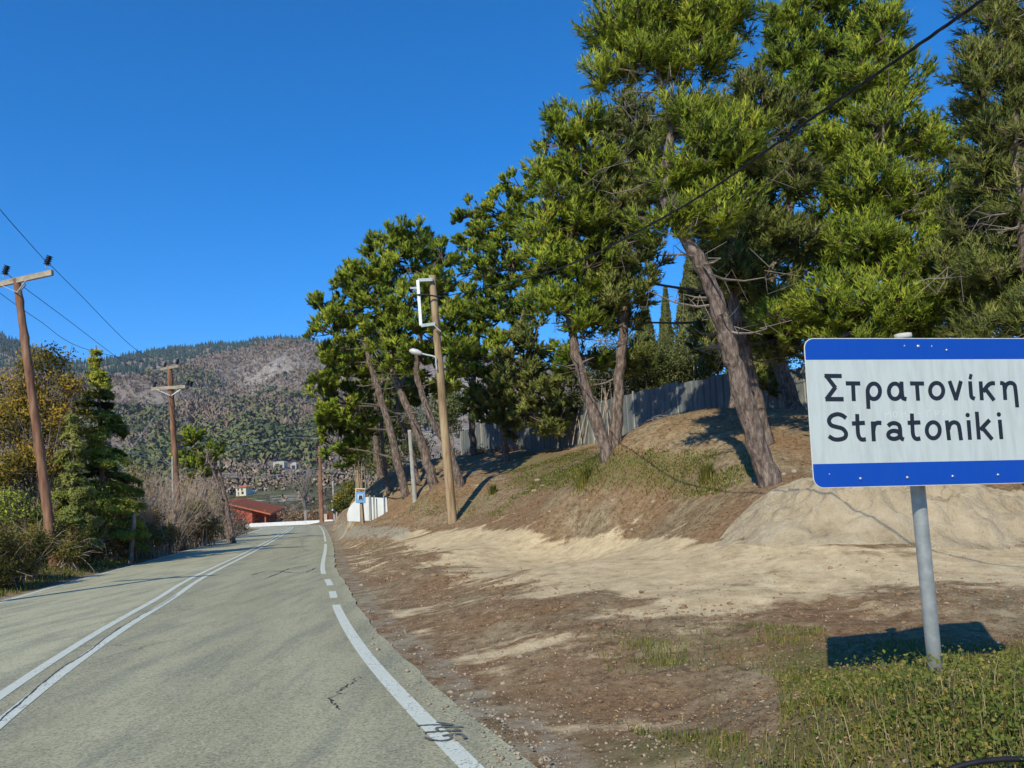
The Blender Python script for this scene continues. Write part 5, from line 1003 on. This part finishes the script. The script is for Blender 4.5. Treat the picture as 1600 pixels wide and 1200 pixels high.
# ---------------------------------------------------------------- sand heap
def sand_heap():
    rg = np.random.default_rng(8); na, nr_ = 210, 84; c = at(1420, 850, 12.2); V = []
    for j in range(nr_ + 1):
        for i in range(na):
            q = 6.2832 * i / na; u = j / nr_; ex = 3.2 * (1 + .10 * math.sin(3 * q + 1)); ey = 1.6; x = c[0] + ex * u * math.cos(q); y = c[1] + ey * u * math.sin(q); V.append((x, y, u))
    V = np.array(V); x, y, u = V.T; X = (x - c[0]) / 2.9
    h = .42 * (1 - u ** 2.2) ** 1.1 + .16 * np.exp(-((X - .28) / .22) ** 2 - ((y - c[1]) / .7) ** 2) + .12 * np.exp(-((X + .25) / .2) ** 2 - ((y - c[1]) / .7) ** 2)
    h = h * np.clip(1 - u ** 6, 0, 1) + (1 - u ** 4) * (fbm(x, y, 1.4, 2, 4) * .36 + fbm(x, y, 3.2, 12, 3) * .20 + fbm(x, y, 9, 15, 2) * .07 + abs(fbm(x, y, 5, 3, 3)) * -.10)
    z = tz(x, y) + np.maximum(h, 0) - .03 * (u > .97)
    i, j = np.meshgrid(np.arange(na), np.arange(nr_)); a = (j * na + i).ravel(); b = (j * na + (i + 1) % na).ravel(); F = np.c_[a, a + na, b + na, b]
    o = link('sand_heap', tri_mesh('sand_heap', np.c_[x, y, z], F), M['sand'], smooth=True); return tag(o, 'heap of pale sand piled on the lot behind the town sign', 'sand heap')
heap = sand_heap()

# ---------------------------------------------------------------- stones, litter, grass, weeds
ICO_V = None
def rocks_mesh(P, S_, rg, flat=.6):
    import bmesh as _b
    bm = _b.new(); _b.ops.create_icosphere(bm, subdivisions=1, radius=1); v0 = np.array([v.co for v in bm.verts]); f0 = np.array([[v.index for v in f.verts] for f in bm.faces]); bm.free()
    n = len(P); k = len(v0); V = v0[None] * (1 + .35 * (rg.random((n, k, 1)) - .5)) * np.array([1, 1, flat]) * (np.array([1, .75, 1]) + .4 * (rg.random((n, 1, 3)) - .5)); q = rg.random(n) * 6.28; c, s = np.cos(q)[:, None], np.sin(q)[:, None]
    V = np.stack([V[..., 0] * c - V[..., 1] * s, V[..., 0] * s + V[..., 1] * c, V[..., 2]], 2) * S_[:, None, None] + P[:, None]; F = f0[None] + (np.arange(n) * k)[:, None, None]
    return V.reshape(-1, 3), F.reshape(-1, 3)
def scatter(n, rg, rmin, rmax, wfun, amin=-12, amax=38):
    out = []; got = 0; tries = 0
    while got < n and tries < 40:
        tries += 1; m_ = 60000; a = np.radians(rg.uniform(amin, amax, m_)); r = rmin * (rmax / rmin) ** rg.random(m_); x = r * np.sin(a); y = r * np.cos(a); px, py, dz = projv(np.c_[x, y, np.full(m_, .3)])
        D, SG = road_dist(x, y); k = rg.random(m_) < wfun(x, y, px, py, D, SG, r); out.append(np.c_[x, y][k]); got += k.sum()
    P = np.concatenate(out)[:n]; return np.c_[P, tz(P[:, 0], P[:, 1])]
rg = np.random.default_rng(77)
P = scatter(4000, rg, 3.2, 30, lambda x, y, px, py, D, SG, r: (SG > 0) * (D > 3.15) * np.clip(.07 + .9 * (1 - sst(3.5, 4.6, D)) * sst(3.05, 3.5, D) + .25 * (fbm(x, y, .7, 3, 2) > .1), 0, 1))
dd_ = road_dist(P[:, 0], P[:, 1])[0]; P[:, 2] = np.where(dd_ < 3.6, np.maximum(P[:, 2], .014), P[:, 2]); hp = rg.normal(size=(900, 2)) * np.array([1.5, .8]) + np.array([at(1420, 850, 12.2)[0], 11.2]); hp = hp[hp[:, 1] < 11.4]; P = np.concatenate([P, np.c_[hp, tz(hp[:, 0], hp[:, 1])]])
s = np.clip(rg.lognormal(-4.9, .5, len(P)), .004, .04); V, F = rocks_mesh(P + np.c_[0 * s, 0 * s, s * .2], s, rg); o = link('gravel', tri_mesh('gravel', V, F), M['rock']); tag(o, 'loose gravel and small stones along the road edge and lot', kind='stuff')
P = scatter(4200, rg, 5.0, 36, lambda x, y, px, py, D, SG, r: (SG > 0) * (D > 4.2) * np.clip(.05 + .9 * (py < 850) * (fbm(x, y, .8, 61, 3) > -.15) + .25 * (fbm(x, y, .9, 62, 3) > .12), 0, 1) * (zones(np.c_[x, y, 0 * x])[:, 0] < .5))
s = np.clip(rg.lognormal(-3.75, .5, len(P)), .008, .085) * np.clip(np.hypot(P[:, 0], P[:, 1]) / 12, .5, 1.15); V, F = rocks_mesh(P + np.c_[0 * s, 0 * s, s * .1], s, rg, .55); o = link('soil_clods', tri_mesh('soil_clods', V, F), M['clod']); tag(o, 'crumbled brown clods of soil over the bank', kind='stuff')
P = scatter(700, rg, 8.0, 34, lambda x, y, px, py, D, SG, r: (SG > 0) * (D > 5) * (py < 845) * .5); mbs = MB()
for k_, p_ in enumerate(P):
    q_ = rg.random() * 6.283; l_ = rg.uniform(.1, .5); d_ = np.array([math.cos(q_), math.sin(q_), rg.uniform(-.05, .25)]); mbs.tube([p_ + [0, 0, .02], p_ + d_ * l_ * .5 + [0, 0, .03], p_ + d_ * l_ + rg.normal(0, .03, 3)], [.008, .007, .004], 3, cap=False)
tag(mbs.build('fallen_twigs', M['deadwood']), 'dry fallen twigs lying about on the bank', kind='stuff')
def one_rock(px, py, wpx, lab=None, cat='rock', grp='pale stones on the bank and lot', fl=.55):
    p = ground(px, py); s = wpx / 2 * p[1] / 1200; V, F = rocks_mesh(np.array([[p[0], p[1], p[2] + s * .15]]), np.array([s]), rg, fl); o = link('stone', tri_mesh('stone', V - np.array([[p[0], p[1], p[2]]]), F), M['rock']); o.location = [float(a) for a in p]; tag(o, lab or ('%s stone %s' % ('large pale' if wpx >= 14 else 'pale' if wpx > 9 else 'small pale', 'at the road edge beside the bottom of the white line' if px < 900 and py > 1000 else 'at the road edge beside the lot' if px < 700 else 'on the grassy verge left of the sign post' if py > 1000 else 'near the foot of the largest leaning pine' if px > 1105 else 'on the bank below the V-shaped pines' if px > 890 else 'on the bank right of the tan pole')), cat, grp)
for a in [(768, 1119, 14), (704, 1083, 15), (722, 1087, 10), (730, 1105, 10), (1045, 1056, 9), (1256, 1105, 12), (852, 1188, 20), (846, 1190, 18), (565, 915, 9), (1010, 739, 9), (835, 768, 12), (860, 800, 10), (905, 820, 8), (957, 783, 9), (918, 782, 8), (988, 828, 9), (1022, 785, 12), (965, 790, 8), (1112, 770, 9), (1150, 752, 9), (1225, 742, 12), (1240, 738, 14), (1262, 750, 12), (1180, 758, 8), (840, 752, 14), (848, 760, 12), (1248, 1089, 12), (1270, 735, 12), (600, 1000, 8), (640, 1040, 9)]: one_rock(*a)
# litter: fallen needles, bark chips, dry leaves lying flat
def flakes(name, label, n, r0, r1, wf, size, mat, seed, up=4., lift=.012, asp=.35, amin=-12, amax=38):
    rg = np.random.default_rng(seed); P = scatter(n, rg, r0, r1, wf, amin, amax); R = np.hypot(P[:, 0], P[:, 1])[:, None]; P[:, 2] += lift * (1 + 2 * rg.random(len(P))); sz = np.maximum(size, R * .0014)
    a = unit(rg.normal(size=(len(P), 3)) * np.array([1, 1, .25])); nr = unit(rg.normal(size=a.shape) + np.array([0, 0, up])); b = unit(np.cross(nr, a)); s = sz * (.5 + rg.random((len(P), 1))); V = np.stack([P - a * s, P + b * s * asp, P + a * s, P - b * s * asp], 1).reshape(-1, 3)
    o = link(name, tri_mesh(name, V, np.arange(len(V)).reshape(-1, 4), np.repeat(rg.random(len(P)), 4)), M[mat]); return tag(o, label, kind='stuff')
zw = lambda x, y, px, py: zones(np.c_[x, y, tz(x, y, False)])
def w_litter(x, y, px, py, D, SG, r):
    z_ = zw(x, y, px, py); return (SG > 0) * (D > 4.0) * np.clip(.95 - z_[:, 0] * 1.1, .0, 1)
flakes('leaf_litter', 'brown fallen needles and leaf scraps over the bank and soil', 42000, 3.0, 34, w_litter, .0105, 'litter', 201)
flakes('leaf_litter', 'fallen brown leaves along the left verge', 9000, 12, 60, lambda x, y, px, py, D, SG, r: (SG < 0) * (D > 4.2) * (D < 8) * .9, .03, 'litter', 202, amin=-42, amax=-8)
def blades(name, label, P, h, wd, mat, seed, lean=.5, kind='stuff'):
    rg = np.random.default_rng(seed); n = len(P); q = rg.random(n) * 6.283; hh = h * (.4 + .9 * rg.random(n)); l = lean * hh * rg.random(n) * 1.3; d = np.c_[np.cos(q), np.sin(q), np.zeros(n)]; sd = np.c_[-np.sin(q + rg.normal(size=n)), np.cos(q), np.zeros(n)] * (wd / 2)[:, None] if hasattr(wd, '__len__') else np.c_[-np.sin(q), np.cos(q), np.zeros(n)] * wd / 2
    m1 = P + d * (l * .3)[:, None] + np.c_[np.zeros(n), np.zeros(n), hh * .6]; t = P + d * l[:, None] + np.c_[np.zeros(n), np.zeros(n), hh]
    V = np.stack([P - sd, P + sd, m1 + sd * .7, m1 - sd * .7, t], 1).reshape(-1, 3); b = np.arange(n) * 5; T = np.concatenate([np.c_[b, b + 1, b + 2], np.c_[b, b + 2, b + 3], np.c_[b + 3, b + 2, b + 4]])
    o = link(name, tri_mesh(name, V, T, np.repeat(rg.random(n), 5)), M[mat]); return tag(o, label, kind=kind)
rg = np.random.default_rng(301)
def w_verge(x, y, px, py, D, SG, r):
    c = sst(1190, 1290, px) * sst(1030, 1075, py) + .38 * sst(880, 1000, px) * sst(1135, 1170, py); return (SG > 0) * (D > 4.1) * np.clip(c, 0, 1) * (.25 + .75 * (fbm(x, y, 2.2, 31, 3) > -.12))
P = scatter(28000, rg, 2.2, 6.6, w_verge, 4, 42)
Rr_ = np.hypot(P[:, 0], P[:, 1]); hump = .05 + .05 * (fbm(P[:, 0], P[:, 1], 3, 2, 2) + .3)
k = rg.random(len(P)) < .5
Pw = P[k].copy(); Pw[:, 2] += rg.random(len(Pw)) ** 1.2 * .10 * (1 + 2 * fbm(Pw[:, 0], Pw[:, 1], 3, 2, 2)) + .01
V, F = leaves(Pw, .024, rg, 1.2, .6); o = link('ground_weeds', tri_mesh('ground_weeds', V, F, np.repeat(np.clip(.5 + .3 * rg.normal(size=len(Pw)), 0, 1), 4)), M['weed']); tag(o, 'low leafy weeds and clover around the foot of the sign', kind='stuff')
blades('verge_grass', 'short green grass on the verge below the sign', P[~k], .06, .005, 'weed', 302)
P = scatter(14000, rg, 3.0, 14, lambda x, y, px, py, D, SG, r: (zw(x, y, px, py)[:, 1] > .2) * (SG > 0) * (D > 4.2) * (.15 + .85 * (fbm(x, y, 1.6, 33, 3) > 0.05)), 0, 40); blades('lot_grass', 'thin patchy grass over the brown lot', P, .05, .006, 'weed', 303)
P = scatter(16000, rg, 15, 34, lambda x, y, px, py, D, SG, r: (zw(x, y, px, py)[:, 1] > .08) * (SG > 0) * (D > 6) * np.clip(zw(x, y, px, py)[:, 1] * 1.2 + fbm(x, y, .9, 41, 3) * 1.4 - .15, 0, 1), -10, 30); blades('bank_grass', 'olive grass on the upper part of the bank', P, .06, .022, 'weed', 304, 1.2)
P = scatter(10000, rg, 12, 80, lambda x, y, px, py, D, SG, r: (SG < 0) * (D > 3.85) * (D < 6.8) * .9, -42, -8); blades('verge_grass', 'green grass strip along the left road edge', P, .13, .02 + 0 * P[:, 0], 'weed', 305)
P = scatter(800, rg, 2.3, 5.2, lambda x, y, px, py, D, SG, r: (D > 4.2) * sst(1020, 1200, px) * sst(1110, 1150, py), 4, 42); blades('dry_grass', 'pale dry grass stalks at the bottom right', P, .17, .0045, 'drygrass', 306, .9)
st = MB(); rg = np.random.default_rng(9)
for (x, y, x2, y2) in [(1120, 1195, 1118, 1068), (1104, 1190, 1092, 1110), (1178, 1215, 1165, 1125), (1205, 1215, 1196, 1150), (1170, 1210, 1196, 1140), (1225, 1220, 1236, 1155), (1245, 1215, 1262, 1150), (1275, 1225, 1240, 1120), (1065, 1230, 1050, 1150), (1300, 1225, 1290, 1170), (1205, 1225, 1160, 1165), (1390, 1225, 1372, 1170), (1320, 1225, 1340, 1165)]:
    a = at(x, y + 25, 3.5); b = at(x2, y2, 3.5); a[2] = gz(a[0], a[1]) - .02; st.tube(limb(a, b, rg, 0, 5), [.004, .0035, .003, .0025, .0015], 5)
tag(st.build('dry_stalks', M['drygrass']), 'tall pale dry stalks at the bottom right edge', kind='stuff')
# grass tufts on the bank
for (px, py, w_, lb) in [(912, 755, 20, 'bright green grass tuft in the middle of the bank'), (1105, 750, 18, 'dull green tuft left of the big leaning trunk'), (770, 772, 10, 'small green tuft on the bank right of the tan pole')]:
    p = ground(px, py); q = rg.normal(size=(420, 2)) * w_ / 2 * p[1] / 1200 * .5; P = np.c_[p[0] + q[:, 0], p[1] + q[:, 1], np.zeros(420)]; P[:, 2] = tz(P[:, 0], P[:, 1]); blades('grass_tuft', lb, P, .34, .014, 'weed', 310, .8, None)
    o = bpy.context.scene.objects[-1] if False else [x for x in bpy.data.objects if x.name.startswith('grass_tuft')][-1]; tag(o, lb, 'grass tuft')
# made-up tube for the dark corner arc, probably a dashboard reflection
tag(MB().tube(catmull([at(1470, 1207, 2.9), at(1520, 1192, 2.9), at(1580, 1186, 2.9), at(1650, 1190, 2.9)], 8), .011, 8).build('reflection_arc', M['black'], None, True), 'added dark tube standing for a dashboard reflection at the bottom right corner', 'reflection_arc')
